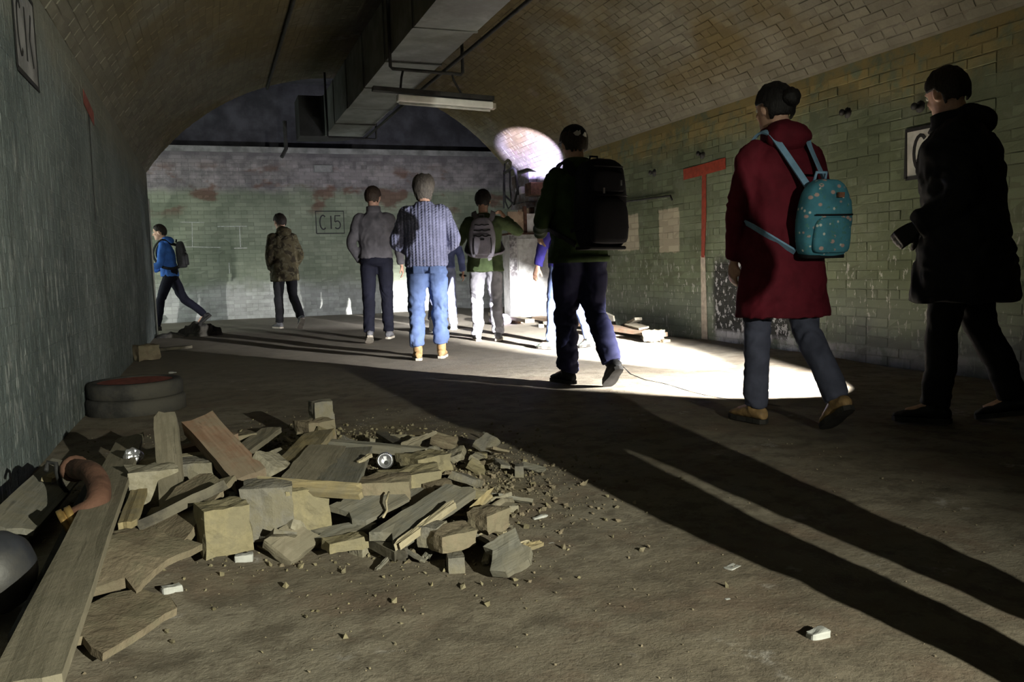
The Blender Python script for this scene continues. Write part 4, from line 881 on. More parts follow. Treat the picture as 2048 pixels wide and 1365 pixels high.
backpack('blue', 'dark daypack on the back of the visitor in blue', (.29, .15, .43), .05, C['darkgrey'], dict(strap=C['black'], dark=C['black'], metal=M['chrome']), detail='plain')
backpack('photo', 'light grey backpack with dark zips on the visitor raising a camera', (.31, .17, .46), .0, C['pack_grey'], dict(strap=C['pack_grey'], dark=C['black'], metal=M['chrome'], w=.055), xoff=-.03, detail='grey')
backpack('green', 'large tall black backpack worn over the dark green jacket', (.36, .23, .60), -.06, C['pack_black'], dict(strap=C['pack_black'], dark=C['black'], metal=M['chrome'], w=.06), tilt=3, top=.95, detail='black', xoff=.02)
backpack('red', 'small teal flower-patterned backpack hanging low on the burgundy coat', (.28, .14, .37), -.10, C['teal'], dict(strap=C['strap_teal'], dark=C['black'], metal=M['chrome'], badge=M['badge_brown'], w=.032), tilt=9, detail='teal', gap=.165, xoff=.05)
# camera held by the photographer in the hall
def box_cam(key, label):
    P = PEOPLE[key]; pos = (P['arms'][0][2] + P['arms'][1][2]) / 2 + P['T'] @ A3(.015, .06, .035)
    r = empty('camera', mat=wmat(key, pos, P['Rh'])); tag(r, label, 'camera')
    MB().box((0, 0, 0), (.065, .028, .045)).build('camera_body', M['black_paint'], r, bevel=.012)
    MB().box((0, .0, .055), (.028, .024, .018)).build('viewfinder', M['black_paint'], r, bevel=.008)
    MB().lathe((0, .02, 0), (0, 1, 0), [(0, .034), (.05, .034), (.055, .037), (.085, .037), (.087, .030)], 20).build('lens', M['iron'], r, True)
    MB().box((0, -.029, -.005), (.042, .002, .028)).build('screen', M['iris'], r)
box_cam('photo', 'black camera held up to the face of the visitor in the olive jacket')
# torches
M['torch_body'] = simple('black_anodised_torch', (.02, .02, .022), .45, .2, 30, .3, 120, .5)
def lens_mat(name, col, e):
    t = NT(name); t.b.inputs['Emission Color'].default_value = (*col, 1); t.b.inputs['Emission Strength'].default_value = e; return t.out((.8, .8, .8), .2)
def torch(k, label):
    key, hand_i, col, cones = TORCH[k]; aim = cones[0][0]; P = PEOPLE[key]; wr, fd = P['arms'][hand_i][2], P['arms'][hand_i][3]
    hp0 = P['world'](wr + fd * .075); d = unit(aim - hp0); p = hp0 + d * .11 + A3(0, 0, .012)
    r = empty('torch', tuple(p)); tag(r, label, 'torch')
    bd = MB().lathe(-d * .185, d, [(0, .010), (.002, .014), (.11, .014), (.125, .015), (.145, .022), (.178, .023), (.180, .021)], 18).build('barrel', M['torch_body'], r, True)
    MB().lathe(-d * .0065, d, [(0, .020), (.002, .020)], 18).build('lens', lens_mat('torch_lens_' + k, col, 12), r, True)
    MB().box(-d * .10 + A3(0, 0, .014), (.006, .006, .004)).build('switch', M['rubber'], bd)
    for aim2, half, watt, blend in cones:
        ld = bpy.data.lights.new('torch_light', 'SPOT'); ld.energy = watt; ld.color = col; ld.spot_size = math.radians(2 * half); ld.spot_blend = blend; ld.shadow_soft_size = .012
        lo = link(bpy.data.objects.new('torch_light', ld), r); lo.location = d * .02; lo.rotation_euler = Vector(aim2 - p).to_track_quat('-Z', 'Y').to_euler()
    return r
torch('A', 'torch in the hand of the black-coated visitor, lighting the floor')
torch('C', 'torch held by the visitor in the deep blue jacket, pointing up at the vault')
torch('D', 'torch held behind the camera that lights the foreground')
torch('E', 'torch held out into the side passage by the visitor in blue')
torch('G', 'torch held low by the visitor in the dark blue top, lighting the far wall')
# ------------------------------------------------------------------ rubble heap, litter and debris
def woodmat(name, col, col2, dirt=.5):
    col = tuple(x * .85 for x in col); col2 = tuple(x * .88 for x in col2)
    t = NT(name); p = t.ob(); g = t.noise(t.sc(p, (1.2, 22, 22)), 3, 5, .65, .4); n = t.noise(p, 7, 5, .7)
    c = t.mix(t.mr(g, .35, .65), col, col2); c = t.mix(t.mul(t.mr(n, .38, .62), min(1, dirt + .25)), c, (.185, .165, .12)); c = t.mix(t.mul(t.mr(t.noise(t.sc(p, (2, 30, 30)), 2, 3), .62, .70), .45), c, tuple(x * .3 for x in col))
    t.bump(t.add(t.mul(g, .6), t.mul(t.noise(p, 30, 5, .7), .8)), .45, .006); return t.out(c, .9, 0, .15)
WD = dict(dust=woodmat('dusty_timber', (.23, .20, .145), (.29, .255, .19), .6), grey=woodmat('grey_weathered_timber', (.15, .145, .12), (.22, .21, .18), .4), red=woodmat('red_brown_timber', (.19, .115, .075), (.25, .165, .115), .35), yellow=woodmat('yellow_rotten_timber', (.30, .235, .12), (.38, .31, .17), .4), dark=woodmat('dark_timber', (.055, .05, .042), (.10, .09, .075), .3), pale=woodmat('pale_split_timber', (.40, .34, .22), (.46, .40, .28), .2))
def stonemat(name, col):
    col = tuple(x * .82 for x in col)
    t = NT(name); p = t.ob(); n = t.noise(p, 6, 6, .7); c = t.mix(t.mr(n, .35, .65), tuple(x * .75 for x in col), tuple(min(1, x * 1.2) for x in col)); c = t.mix(t.mul(t.mr(t.noise(p, 9, 5, .7), .42, .62), .75), c, (.175, .155, .105)); t.bump(t.add(n, t.mul(t.noise(p, 55, 4), .5)), .7, .012); return t.out(c, .93, 0, .15)
ST = dict(pale=stonemat('pale_plaster_block', (.33, .30, .23)), ochre=stonemat('ochre_block', (.29, .25, .15)), grey=stonemat('grey_block', (.215, .20, .17)), brown=stonemat('brown_plaster_sheet', (.24, .195, .135)))
def fz(x, y): return float(floor_z(x, y))
def frame_of(A, B, roll=0.0):
    x = unit(B - A); z = unit(A3(0, 0, 1) - x * x[2]) if abs(x[2]) < .95 else unit(A3(0, 1, 0) - x * x[1]); y = np.cross(z, x)
    R = np.stack([x, y, z], 1) @ Rx(roll); return R
def plank(A, B, w_, t_, mat, label, roll=0, rag=.02, cat='plank', name='plank', seed=0, taper=1.0, group=None, bow=0.0):
    A, B = np.asarray(A, float), np.asarray(B, float); L = np.linalg.norm(B - A); R = frame_of(A, B, roll); r_ = np.random.default_rng(seed + int(L * 1e4)); n = 7; k = 5
    rows = []
    for i in range(n):
        u = i / (n - 1); row = []
        hw = w_ / 2 * (1 + (taper - 1) * u) * (1 + .05 * r_.uniform(-1, 1))
        for j in range(k):
            q = j / (k - 1) * 2 - 1; ex = (r_.uniform(-1, 1) * rag if i in (0, n - 1) else 0)
            row.append((u * L - L / 2 + ex, q * hw, r_.uniform(-1, 1) * .002 + bow * math.sin(PI * u)))
        rows.append(row)
    v = [A3(x, y, z + t_ / 2) for row in rows for x, y, z in row] + [A3(x + .002, y * .98, z - t_ / 2) for row in rows for x, y, z in row]; f = []; o_ = n * k
    for i in range(n - 1):
        for j in range(k - 1):
            a = i * k + j; f.append((a, a + 1, a + k + 1, a + k)); f.append((o_ + a, o_ + a + k, o_ + a + k + 1, o_ + a + 1))
        f.append((i * k, i * k + k, o_ + i * k + k, o_ + i * k)); f.append((i * k + k - 1, o_ + i * k + k - 1, o_ + i * k + 2 * k - 1, i * k + 2 * k - 1))
    for j in range(k - 1):
        f.append((j, o_ + j, o_ + j + 1, j + 1)); a = (n - 1) * k + j; f.append((a, a + 1, o_ + a + 1, o_ + a))
    o = obj(name, v, f, mat); c = (A + B) / 2
    o.matrix_world = Matrix([[*R[0], c[0]], [*R[1], c[1]], [*R[2], c[2]], [0, 0, 0, 1]])
    bm = bmesh.new(); bm.from_mesh(o.data); bmesh.ops.recalc_face_normals(bm, faces=bm.faces); bm.to_mesh(o.data); bm.free()
    return tag(o, label, cat, group)
def P_(px, py, h): return at(px, py, h)      # h above the hall floor
def block(c, size, yaw, mat, label, tilt=(0, 0), rough=.014, cat='block', name='rubble_block', seed=1, n=5, group=None, chip=.25):
    c = np.asarray(c, float); r_ = np.random.default_rng(seed); mb = MB(); idx = {}; v = []; f = []
    def vid(p):
        k = tuple(np.round(p, 4))
        if k not in idx: idx[k] = len(v); v.append(p)
        return idx[k]
    for ax in range(3):
        for sg in (-1, 1):
            for i in range(n):
                for j in range(n):
                    q = []
                    for di, dj in ((0, 0), (1, 0), (1, 1), (0, 1)):
                        p = np.zeros(3); p[ax] = sg; p[(ax + 1) % 3] = (i + di) / n * 2 - 1; p[(ax + 2) % 3] = (j + dj) / n * 2 - 1; q.append(vid(p))
                    f.append(tuple(q if sg > 0 else q[::-1]))
    v = np.array(v); m = np.sort(np.abs(v), 1); ed = np.clip(m[:, 1] - .8, 0, 1) * chip; h = np.asarray(size) / 2
    off = r_.uniform(0, 50, 3); w2 = v * h * (1 - ed[:, None] * .35); w2 = w2 + unit3(v) * (fbm(v * h * 14 + off, 3, seed) * rough)[:, None] + unit3(v) * (fbm(v * h * 50 + off, 2, seed) * rough * .3)[:, None]
    o = obj(name, w2, f, mat); R = Rz(yaw) @ Rx(tilt[0]) @ Ry(tilt[1]); low = (w2 @ R.T)[:, 2].min()
    if c[2] is None or c[2] < -5: c[2] = fz(c[0], c[1]) - low - .006
    o.matrix_world = Matrix([[*R[0], c[0]], [*R[1], c[1]], [*R[2], c[2]], [0, 0, 0, 1]]); return tag(o, label, cat, group)
def unit3(a): return a / (np.linalg.norm(a, axis=1)[:, None] + 1e-9)
def bl(px, py, h, size, yaw, mat, label, **k):
    """block whose centre shows at a pixel; h = height of its centre over the floor"""
    p = at(px, py, h + .03); return block(p, size, yaw, mat, label, **k)

# -- big timbers in front
plank(P_(262, 876, .17), P_(48, 1378, .20), .105, .022, WD['dust'], 'long dusty board in the near left corner, lying along the pile', roll=.10, taper=1.10, seed=1)
plank(P_(331, 832, .33), P_(347, 1008, .12), .080, .030, WD['dust'], 'dusty board standing steeply out of the pile near the round base', roll=.25, seed=2)
plank(P_(398, 848, .30), P_(502, 962, .15), .115, .060, WD['red'], 'thick red-brown timber offcut propped on the pile', roll=.25, seed=3, rag=.008)
plank(P_(655, 888, .13), P_(850, 905, .11), .040, .036, WD['grey'], 'grey weathered batten lying across the back of the pile', seed=4, name='batten')
plank(P_(778, 1078, .07), P_(922, 982, .12), .105, .030, WD['grey'], 'fibrous grey rotten board slanting at the right side of the pile', roll=.2, seed=5, rag=.03)
plank(P_(800, 1090, .07), P_(902, 1012, .12), .024, .022, WD['pale'], 'thin pale stick resting against the fibrous rotten board', seed=6, name='stick', cat='stick')
plank(P_(512, 968, .20), P_(722, 984, .18), .05, .022, WD['yellow'], 'thin yellowish strip of timber on top of the front blocks', roll=.5, seed=7, name='batten')
plank(P_(272, 1055, .12), P_(440, 975, .20), .075, .03, WD['dark'], 'dark cracked board in the left middle of the pile', roll=-.3, seed=8)
plank(P_(600, 975, .16), P_(655, 898, .16), .15, .028, WD['dust'], 'left of two wide dusty boards lying side by side mid pile', roll=.05, seed=9, rag=.012)
plank(P_(668, 980, .16), P_(705, 902, .15), .15, .028, WD['grey'], 'right of two wide dusty boards lying side by side mid pile', roll=.0, seed=10, rag=.012)
plank(P_(585, 930, .15), P_(640, 868, .16), .13, .03, WD['yellow'], 'short yellowish board below the upright block at the back', roll=-.1, seed=11, rag=.02)
plank(P_(985, 1128, .03), P_(1052, 1090, .07), .12, .03, WD['grey'], 'short split board at the front right tip of the pile', roll=.45, seed=12, rag=.03)
plank(P_(632, 1072, .05), P_(745, 1052, .06), .06, .016, WD['grey'], 'thin grey lath lying in front of the pile', seed=13, roll=.2)
plank(P_(748, 1082, .045), P_(806, 1112, .035), .05, .03, WD['dark'], 'short dark batten end at the front of the pile', seed=14, name='batten')
plank(P_(940, 1026, .06), P_(986, 984, .11), .028, .016, WD['yellow'], 'thin yellow splinter standing up on the right of the pile', roll=.8, seed=15, name='stick', cat='stick')
plank(P_(716, 926, .17), P_(742, 911, .18), .016, .012, WD['pale'], 'tiny whitish lath end beside the drink can', seed=16, name='stick', cat='stick', rag=.004)
plank(P_(806, 892, .13), P_(866, 868, .17), .030, .014, WD['dust'], 'pointed splinter rising behind the grey batten', roll=.6, seed=17, name='stick', cat='stick', taper=.4)
plank(P_(815, 900, .11), P_(762, 868, .10), .05, .02, WD['dark'], 'short dark piece behind the grey batten', seed=18)
plank(P_(272, 928, .16), P_(430, 912, .18), .05, .03, WD['pale'], 'pale split lath under the steep board', seed=19, name='batten')
plank(P_(352, 905, .16), P_(470, 872, .17), .075, .03, WD['red'], 'brown board end under the red-brown offcut', seed=20)
plank(P_(450, 930, .10), P_(545, 860, .10), .09, .025, WD['dust'], 'dusty board at the back edge of the pile', seed=21)
plank(P_(700, 1030, .09), P_(790, 985, .12), .15, .022, WD['grey'], 'wide grey slab of board right of the front blocks', roll=.25, seed=22, rag=.03)
plank(P_(800, 1020, .08), P_(870, 965, .10), .10, .02, WD['grey'], 'grey slab of board with a thin root lying over it', roll=.15, seed=23, rag=.03)
plank(P_(300, 1110, .07), P_(420, 960, .19), .20, .022, ST['brown'], 'broad brown plaster sheet sloping through the left of the pile', roll=-.2, seed=24, rag=.04, name='plaster_sheet', cat='plaster')
plank(P_(190, 1180, .06), P_(330, 1085, .10), .24, .022, ST['brown'], 'curled brown sheet lying nearest behind the long board', roll=.12, seed=25, rag=.05, name='plaster_sheet', cat='plaster', bow=.03)
plank(P_(150, 1290, .05), P_(300, 1200, .04), .20, .020, ST['brown'], 'large flat sheet at the bottom left beside the long board', roll=.08, seed=26, rag=.05, name='plaster_sheet', cat='plaster')
plank(P_(255, 1050, .15), P_(300, 925, .14), .05, .02, WD['yellow'], 'narrow yellow lath right of the long board', seed=27, name='batten')
# -- along the left wall
plank(P_(15, 1060, .12), P_(140, 930, .12), .14, .02, WD['grey'], 'grey board lying against the foot of the left wall', roll=.35, seed=30)
plank(P_(20, 1085, .07), P_(110, 985, .08), .10, .02, WD['dust'], 'pale board lying flat near the left wall', roll=.1, seed=31)
plank(P_(95, 960, .15), P_(165, 925, .14), .035, .018, WD['yellow'], 'yellow splinter beside the rusty elbow', roll=.3, seed=32, name='stick', cat='stick')
plank(P_(60, 1300, .08), P_(205, 965, .10), .075, .075, M['iron'], 'black square metal channel beneath the long board', seed=33, rag=.001, name='metal_channel', cat='metal bar')
# rusty elbow pipe with brass coupling
e_ = empty('pipe_elbow', tuple(P_(190, 985, .16))); tag(e_, 'rusty curved pipe elbow with a brass coupling beside the long board', 'pipe'); eo = P_(190, 985, .16)
pts, rr = smoothpath([P_(150, 938, .22) - eo, P_(182, 945, .24) - eo, P_(198, 975, .22) - eo, P_(192, 1012, .19) - eo, P_(165, 1030, .17) - eo, P_(146, 1040, .16) - eo], [.034] * 6, 5)
MB().tube(pts, rr, 14).build('pipe', M['rust'], e_, True)
M['brass'] = simple('tarnished_brass', (.34, .22, .08), .45, .35, 20, .2, 60, .7)
dd = unit(pts[-1] - pts[-3]); MB().lathe(pts[-1] - dd * .01, dd, [(0, .036), (.001, .043), (.018, .043), (.019, .037), (.024, .037), (.025, .044), (.04, .044), (.041, .03)], 18).build('coupling', M['brass'], e_, True)
d2 = unit(pts[0] - pts[2]); MB().lathe(pts[0] - d2 * .01, d2, [(0, .036), (.001, .045), (.03, .045), (.031, .03)], 14).build('collar', M['rust'], e_, True)
# domed end of a lying cylinder
CY = P_(-30, 1150, .15); CY[0] = max(CY[0], -.55)
cyl = empty('gas_cylinder', tuple(CY)); tag(cyl, 'dark grey metal cylinder with a rounded end, cut by the left edge', 'cylinder')
cdv = unit([.93, -.25, .10]); M['cyl'] = simple('scuffed_dark_paint', (.025, .027, .034), .55, .4, 6, .2, 40, .2, .5, dirt=(.05, .048, .045))
MB().lathe((0, 0, 0), cdv, [(-.21, .02), (-.205, .09), (-.19, .104), (-.02, .105), (.04, .099), (.075, .08), (.095, .05), (.103, .02), (.104, .004)], 32).build('shell', M['cyl'], cyl, True)
MB().lathe(cdv * -.19, -cdv, [(0, .02), (.03, .02), (.031, .025), (.04, .022)], 12).build('valve', M['brass'], cyl, True)
# iron hook
o = MB().tube([P_(92, 942, .22), P_(96, 925, .24), P_(112, 928, .24), P_(114, 945, .21), P_(120, 968, .16), P_(135, 985, .10)], .008, 8).build('iron_hook', M['iron'], None, True); tag(o, 'small bent iron hook against the left wall', 'hook')
# -- blocks
bl(446, 1052, .09, (.135, .13, .14), .25, ST['ochre'], 'cube-like ochre block at the front of the pile', seed=41, chip=.7, rough=.016)
bl(538, 1018, .10, (.16, .12, .17), -.15, ST['grey'], 'upright grey block with a worn corner at the front', seed=42, chip=.5)
bl(610, 1015, .09, (.13, .12, .14), .1, ST['ochre'], 'yellowish block right of the upright grey block', seed=43)
bl(308, 975, .11, (.17, .13, .15), .15, ST['pale'], 'pale rounded plaster block under the steep board', seed=44, chip=.6)
bl(388, 955, .10, (.17, .14, .13), -.2, ST['grey'], 'grey-green block right of the steep board', seed=45, chip=.6)
bl(642, 826, .16, (.095, .09, .12), .25, ST['grey'], 'small upright block topping the back of the pile', seed=46)
bl(630, 862, .09, (.15, .12, .10), .5, ST['brown'], 'lump of earth and mortar under the small upright block', seed=47, rough=.022, chip=.7)
bl(545, 935, .14, (.13, .10, .06), .7, ST['pale'], 'pale wedge of plaster between offcut and wide boards', tilt=(.5, .3), seed=48)
bl(880, 985, .06, (.09, .08, .06), .3, ST['brown'], 'brown lump among splinters on the right of the pile', seed=49, rough=.015)
bl(820, 960, .09, (.20, .13, .07), .1, ST['ochre'], 'flat ochre lump below the drink can', seed=50, rough=.02)
bl(850, 925, .08, (.17, .14, .07), .4, ST['ochre'], 'crumbly ochre lump right of the drink can', seed=51, rough=.02)
bl(765, 975, .10, (.18, .13, .06), -.2, ST['brown'], 'brown lump left of the flat ochre lump', seed=52, rough=.018)
bl(975, 1040, .035, (.10, .09, .06), .5, ST['brown'], 'brown lump at the right edge of the pile', seed=53, rough=.015)
bl(905, 1075, .035, (.12, .10, .05), .2, ST['brown'], 'low crumbled lump in front of the fibrous board', seed=54, rough=.016)
bl(865, 1068, .04, (.07, .06, .06), .9, ST['grey'], 'small grey stone in front of the fibrous board', seed=55)
bl(690, 1085, .02, (.12, .07, .03), .2, ST['ochre'], 'thin yellowish crust in front of the pile', seed=56)
bl(480, 880, .06, (.13, .10, .06), .3, ST['brown'], 'brown lump behind the red-brown offcut', seed=57)
bl(225, 1105, .05, (.16, .13, .08), .3, ST['brown'], 'brown lump hard against the long board', seed=58, rough=.015)
for i in range(58):
    px = rng.uniform(290, 1010); py = 880 + 200 * rng.random(); p = at(px, py, .06); sz = rng.uniform(.07, .15)
    p[2] = fz(p[0], p[1]) + rng.uniform(.02, .06)
    block(p, (sz, sz * rng.uniform(.5, .9), rng.uniform(.012, .032)), rng.uniform(0, 3), [ST['brown'], ST['ochre'], WD['dust'], ST['grey'], ST['pale']][i % 5], 'flat %s tilted in the rubble pile' % ['brown plaster fragment', 'ochre plaster fragment', 'dusty board fragment', 'grey plaster fragment', 'pale plaster fragment'][i % 5], tilt=(rng.uniform(-.6, .6), rng.uniform(-.6, .6)), seed=500 + i, n=4, rough=.014, chip=.6, name='fragment', cat='fragment', group='flat fragments in the rubble pile')
# -- drink can
cn = empty('drink_can', tuple(P_(770, 922, .15))); tag(cn, 'silver drink can lying with its open end towards the viewer', 'can')
M['alu'] = simple('crumpled_aluminium', (.62, .62, .66), .28, .15, 20, .1, 60, .85, .5)
cd_ = unit(A3(-.16, -.93, .22)); MB().lathe(-cd_ * .10, cd_, [(0, .026), (.003, .031), (.085, .032), (.098, .027), (.102, .0275), (.103, .025), (.0985, .0245), (.0980, .003)], 24).build('can_body', M['alu'], cn, True)
u1 = unit(np.cross(cd_, A3(0, 0, 1))); u2 = np.cross(u1, cd_); MB().lathe(cd_ * -.0015 + u1 * -.004 - u2 * .008, cd_, [(0, .008), (.0012, .008)], 12).build('opening', M['black_paint'], cn)
MB().ribbon([cd_ * .0005 + u2 * .001, cd_ * .0005 + u2 * .016], .011, .0015, cd_).build('tab', M['alu'], cn)
# crushed foil by the long board
mb = MB().ell(P_(266, 915, .19), A3(.035, .025, .03), None, 14, 9); v, f, n = baked(mb, [('SUBSURF', dict(levels=1))]); v = v + n * (.014 * fbm(v * 55, 2, 4))[:, None]; o = obj('crushed_can', v, f, M['alu']); tag(o, 'crumpled shiny metal can beside the upper end of the long board', 'can')
plank(P_(209, 935, .12), P_(228, 903, .14), .010, .006, M['white_paint'], 'thin white strip left of the long board top', seed=60, name='strip', cat='strip', rag=.001)
# -- splinters, chips and crumbs
SPL = []
for i in range(46):
    a_ = rng.uniform(0, 1); px = rng.uniform(740, 1070) if i % 2 else rng.uniform(420, 980); py = rng.uniform(930, 1120) if i % 2 else rng.uniform(870, 1110)
    p = at(px, py, .03); z = fz(p[0], p[1]); l_ = rng.uniform(.05, .17); an = rng.uniform(0, PI); d = A3(math.cos(an), math.sin(an), rng.uniform(-.05, .25)) * l_
    b0 = A3(p[0], p[1], z + .012 + abs(d[2]) * .5)
    SPL.append(plank(b0 - d / 2, b0 + d / 2, rng.uniform(.012, .035), rng.uniform(.006, .014), WD[['dust', 'grey', 'yellow', 'pale', 'dark'][i % 5]], 'small %s splinter of rotten wood scattered over the rubble pile' % ['dust-coloured', 'grey', 'yellowish', 'pale', 'dark'][i % 5], roll=rng.uniform(-.7, .7), rag=.01, name='splinter', cat='splinter', seed=100 + i, group='splinters on the rubble pile', taper=rng.uniform(.4, 1)))
for i in range(26):
    px = rng.uniform(360, 1060); py = rng.uniform(900, 1120); p = at(px, py, .03); sz = rng.uniform(.025, .06)
    block((p[0], p[1], -9), (sz, sz * rng.uniform(.6, 1), sz * rng.uniform(.5, .9)), rng.uniform(0, 3), ST[['brown', 'ochre', 'grey', 'pale'][i % 4]], 'fist-sized %s lump of broken plaster on the rubble pile' % ['brown', 'ochre', 'grey', 'pale'][i % 4], seed=200 + i, n=3, rough=.006, name='plaster_lump', cat='plaster', group='plaster lumps on the rubble pile')
def crumbs(name, N, fn, mat, smin, smax, label, cat):
    base = np.array([(1, 0, 0), (-1, 0, 0), (0, 1, 0), (0, -1, 0), (0, 0, 1), (0, 0, -1)], float); F0 = np.array([(0, 2, 4), (2, 1, 4), (1, 3, 4), (3, 0, 4), (2, 0, 5), (1, 2, 5), (3, 1, 5), (0, 3, 5)])
    xy = np.array([fn() for i in range(N)]); s_ = smin + (smax - smin) * rng.random(N) ** 4; z = floor_z(xy[:, 0], xy[:, 1]) + s_ * .25
    V = base[None] * rng.uniform(.5, 1.3, (N, 6, 1)) * rng.uniform(.5, 1.2, (N, 1, 3)) * s_[:, None, None]
    for ax in (0, 2, 1):
        th = rng.uniform(0, 6.3, N); c, s2 = np.cos(th)[:, None], np.sin(th)[:, None]; i, j = [(1, 2), (0, 2), (0, 1)][ax]; a, b_ = V[..., i].copy(), V[..., j].copy(); V[..., i] = c * a - s2 * b_; V[..., j] = s2 * a + c * b_
    V = V + np.concatenate([xy, z[:, None]], 1)[:, None]; Fc = (np.arange(N)[:, None, None] * 6 + F0[None]).reshape(-1, 3)
    o = obj(name, V.reshape(-1, 3), Fc, mat); return tag(o, label, cat, None, 'stuff')
def inheap():
    a = rng.normal(0, 1, 2); return max(-.72, .35 + a[0] * .42), 3.45 + a[1] * .55
crumbs('plaster_crumbs', 5200, inheap, ST['ochre'], .003, .016, 'loose ochre crumbs and grit covering the rubble pile', 'rubble')
crumbs('earth_crumbs', 3200, lambda: (.75 + rng.normal(0, .28), 3.15 + rng.normal(0, .35)), ST['brown'], .003, .016, 'brown crumbs at the right side of the rubble pile', 'rubble')
crumbs('floor_grit', 2600, lambda: (rng.uniform(-.7, 2.6), .9 + 4.2 * rng.random() ** .8), ST['brown'], .0015, .006, 'fine grit scattered over the near floor', 'grit')
M['chip'] = simple('white_chip', (.38, .38, .36), .8, .15, 20)
for i, (px, py, sz, lab) in enumerate([(1634, 1266, .05, 'white plaster chip on the near floor at right'), (1465, 1124, .05, 'pale chalky smear of plaster below the leg shadows'), (488, 1124, .05, 'shiny pale flake in front of the ochre block'), (1080, 1026, .06, 'thin pale strip on the floor right of the pile'), (1103, 1075, .02, 'tiny white crumb right of the pile'), (345, 1194, .05, 'whitish broken clump at the lower left'), (60, 1225, .05, 'whitish tuft left of the long board'), (1455, 1187, .012, 'tiny white speck on the near floor'), (345, 744, .07, 'flat pale scrap on the floor beyond the round base')]):
    p = at(px, py, .012)
    block((p[0], p[1], -9), (sz, sz * (.25 if i == 3 else .6), sz * (.12 if i in (1, 3, 8) else .4)), rng.uniform(-.4, .4), M['chip'], lab, seed=300 + i, n=5, chip=.9, rough=sz * .22, name='chip', cat='chip')

# ------------------------------------------------------------------ round base by the left wall
b0 = A3(-.50, 5.86, 0); b0[2] = fz(b0[0], b0[1]); rb = empty('round_base', tuple(b0)); tag(rb, 'low round dark base with a rust-red top against the left wall', 'round base')
M['dark_rubber'] = simple('dusty_dark_concrete', (.038, .037, .035), .9, .4, 6, .5, 30, dirt=(.065, .06, .05))
MB().lathe((0, 0, -.02), (0, 0, 1), [(0, .30), (.10, .30), (.115, .292), (.12, .275)], 40).build('lower_tier', M['dark_rubber'], rb, True)
MB().lathe((0, 0, .098), (0, 0, 1), [(0, .272), (.01, .288), (.085, .288), (.10, .275), (.102, .235), (.090, .225)], 40).build('upper_tier', M['dark_rubber'], rb, True)
MB().lathe((0, 0, .186), (0, 0, 1), [(0, .228), (.006, .228)], 36).build('top_disc', M['dull_red_paint'], rb)
# stones and litter along the left wall further back
p = at(293, 712, .05); block((p[0], p[1], -9), (.22, .20, .16), .4, ST['brown'], 'brown stone at the foot of the left wall beyond the round base', seed=61, rough=.03, chip=.7)
for i, (px, py, sz, lab) in enumerate([(400, 672, (.62, .4, .20), 'dark heap of earth on the floor near the far left opening'), (345, 676, (.4, .18, .10), 'flat dark rubble beside the far left opening'), (440, 640, (.35, .3, .08), 'low rubble at the foot of the far wall')]):
    p = at(px, py, 0); mb = MB().ell((0, 0, 0), A3(*sz) * A3(.5, .5, .8), None, 24, 12); v, f, n = baked(mb, [('SUBSURF', dict(levels=1))]); v = v + n * (sz[2] * .55 * fbm(v * 9 + i, 3, 70 + i))[:, None]; o = obj('earth_heap', v, f, M['dark_rubber'], None, False); o.location = (p[0], p[1], fz(p[0], p[1])); tag(o, lab, 'rubble')
plank(at(310, 700, .03), at(380, 694, .03), .09, .03, WD['dark'], 'dark board end sticking out at the end of the left wall', seed=80)
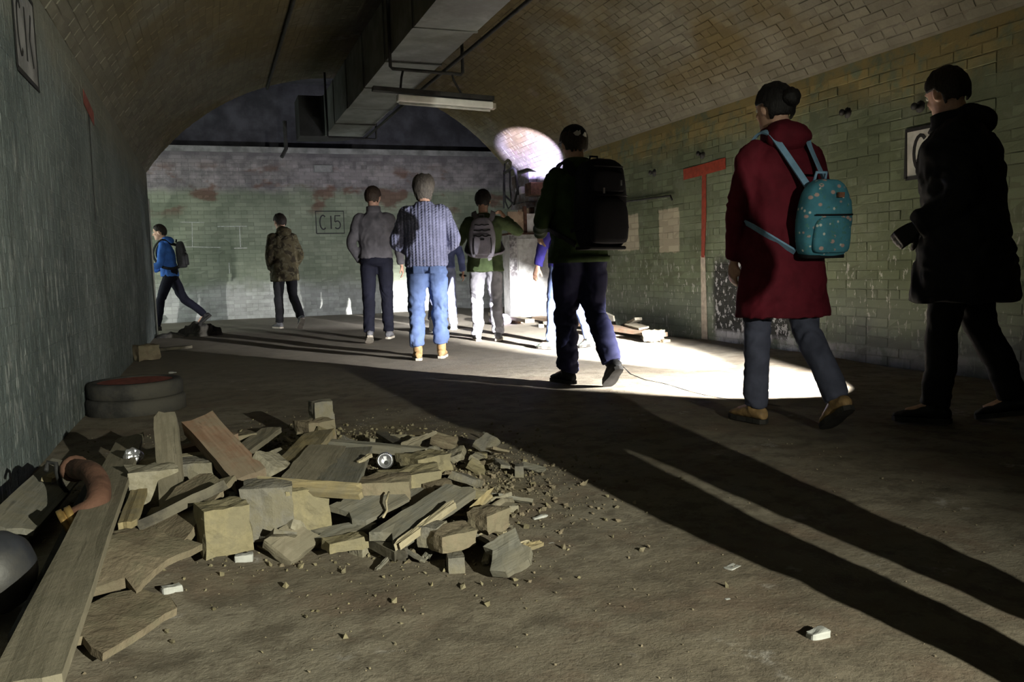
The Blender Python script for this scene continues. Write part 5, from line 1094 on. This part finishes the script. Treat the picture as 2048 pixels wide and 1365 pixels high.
# ------------------------------------------------------------------ debris along the right wall
def rp(px, py, h): return at(px, py, h)
plank(A3(4.60, 11.6, .09), A3(4.52, 7.75, .085), .16, .045, WD['red'], 'long dirty board lying along the foot of the right wall', seed=90, roll=.05)
plank(A3(4.33, 12.9, .10), A3(4.22, 10.9, .09), .14, .05, WD['dust'], 'dusty board lying before the whitewashed end of the right wall', seed=91)
plank(A3(4.72, 9.0, .10), A3(4.62, 8.45, .22), .09, .03, WD['dark'], 'dark board end propped against the right wall', seed=92)
plank(A3(4.66, 8.75, .14), A3(4.55, 8.2, .13), .12, .02, WD['dust'], 'pale broken board lying on the long dirty board', seed=93, roll=.15)
o = MB().box((0, 0, 0), (.012, .12, .085)).build('tile', ST['grey'], None, bevel=.004); o.location = (4.74, 9.45, .16); o.rotation_euler = (.25, -.35, .1); tag(o, 'grey square tile leaning against the foot of the right wall', 'tile')
plank(A3(4.40, 9.35, .055), A3(4.22, 8.95, .04), .03, .012, WD['pale'], 'thin pale lath pointing out from the right wall debris', seed=94, name='stick', cat='stick')
block((4.42, 7.75, -9), (.20, .14, .12), .4, ST['brown'], 'brown lump at the near end of the long dirty board', seed=95, rough=.03, chip=.7)
block((4.55, 8.05, -9), (.16, .2, .07), .2, WD['dark'], 'flat dark lump on the floor left of the red T', seed=96, rough=.02)
for i in range(14):
    y = rng.uniform(7.2, 12.5); block((rng.uniform(4.3, 4.8), y, -9), tuple(rng.uniform(.04, .12, 3) * (1, 1, .6)), rng.uniform(0, 3), ST[['brown', 'grey', 'pale'][i % 3]], '%s lump of fallen plaster in the debris along the right wall' % ['brown', 'grey', 'pale'][i % 3], seed=400 + i, n=3, rough=.01, name='plaster_lump', cat='plaster', group='plaster lumps along the right wall')
mb = MB().ell((4.05, 11.7, .07), A3(.16, .22, .07), None, 18, 10); v, f, n = baked(mb, [('SUBSURF', dict(levels=1))]); v = v + n * (.05 * fbm(v * 14, 3, 4))[:, None]; o = obj('plastic_bag', v, f, simple('lilac_plastic', (.45, .40, .62), .4, .2, 10), None, True); tag(o, 'crumpled pale lilac plastic bag before the whitewashed wall end', 'bag')
block((3.2, 7.05, -9), (.05, .03, .015), .4, M['badge_brown'], 'single dead leaf on the lit floor', seed=97, n=3, rough=.004, name='leaf', cat='leaf')
# a root-like string over the grey slab
o = MB().tube([P_(778, 985, .14), P_(772, 1005, .12), P_(774, 1022, .10), P_(766, 1036, .09)], .004, 6).build('root', WD['pale'], None, True); tag(o, 'thin pale root trailing over the grey slab', 'root')
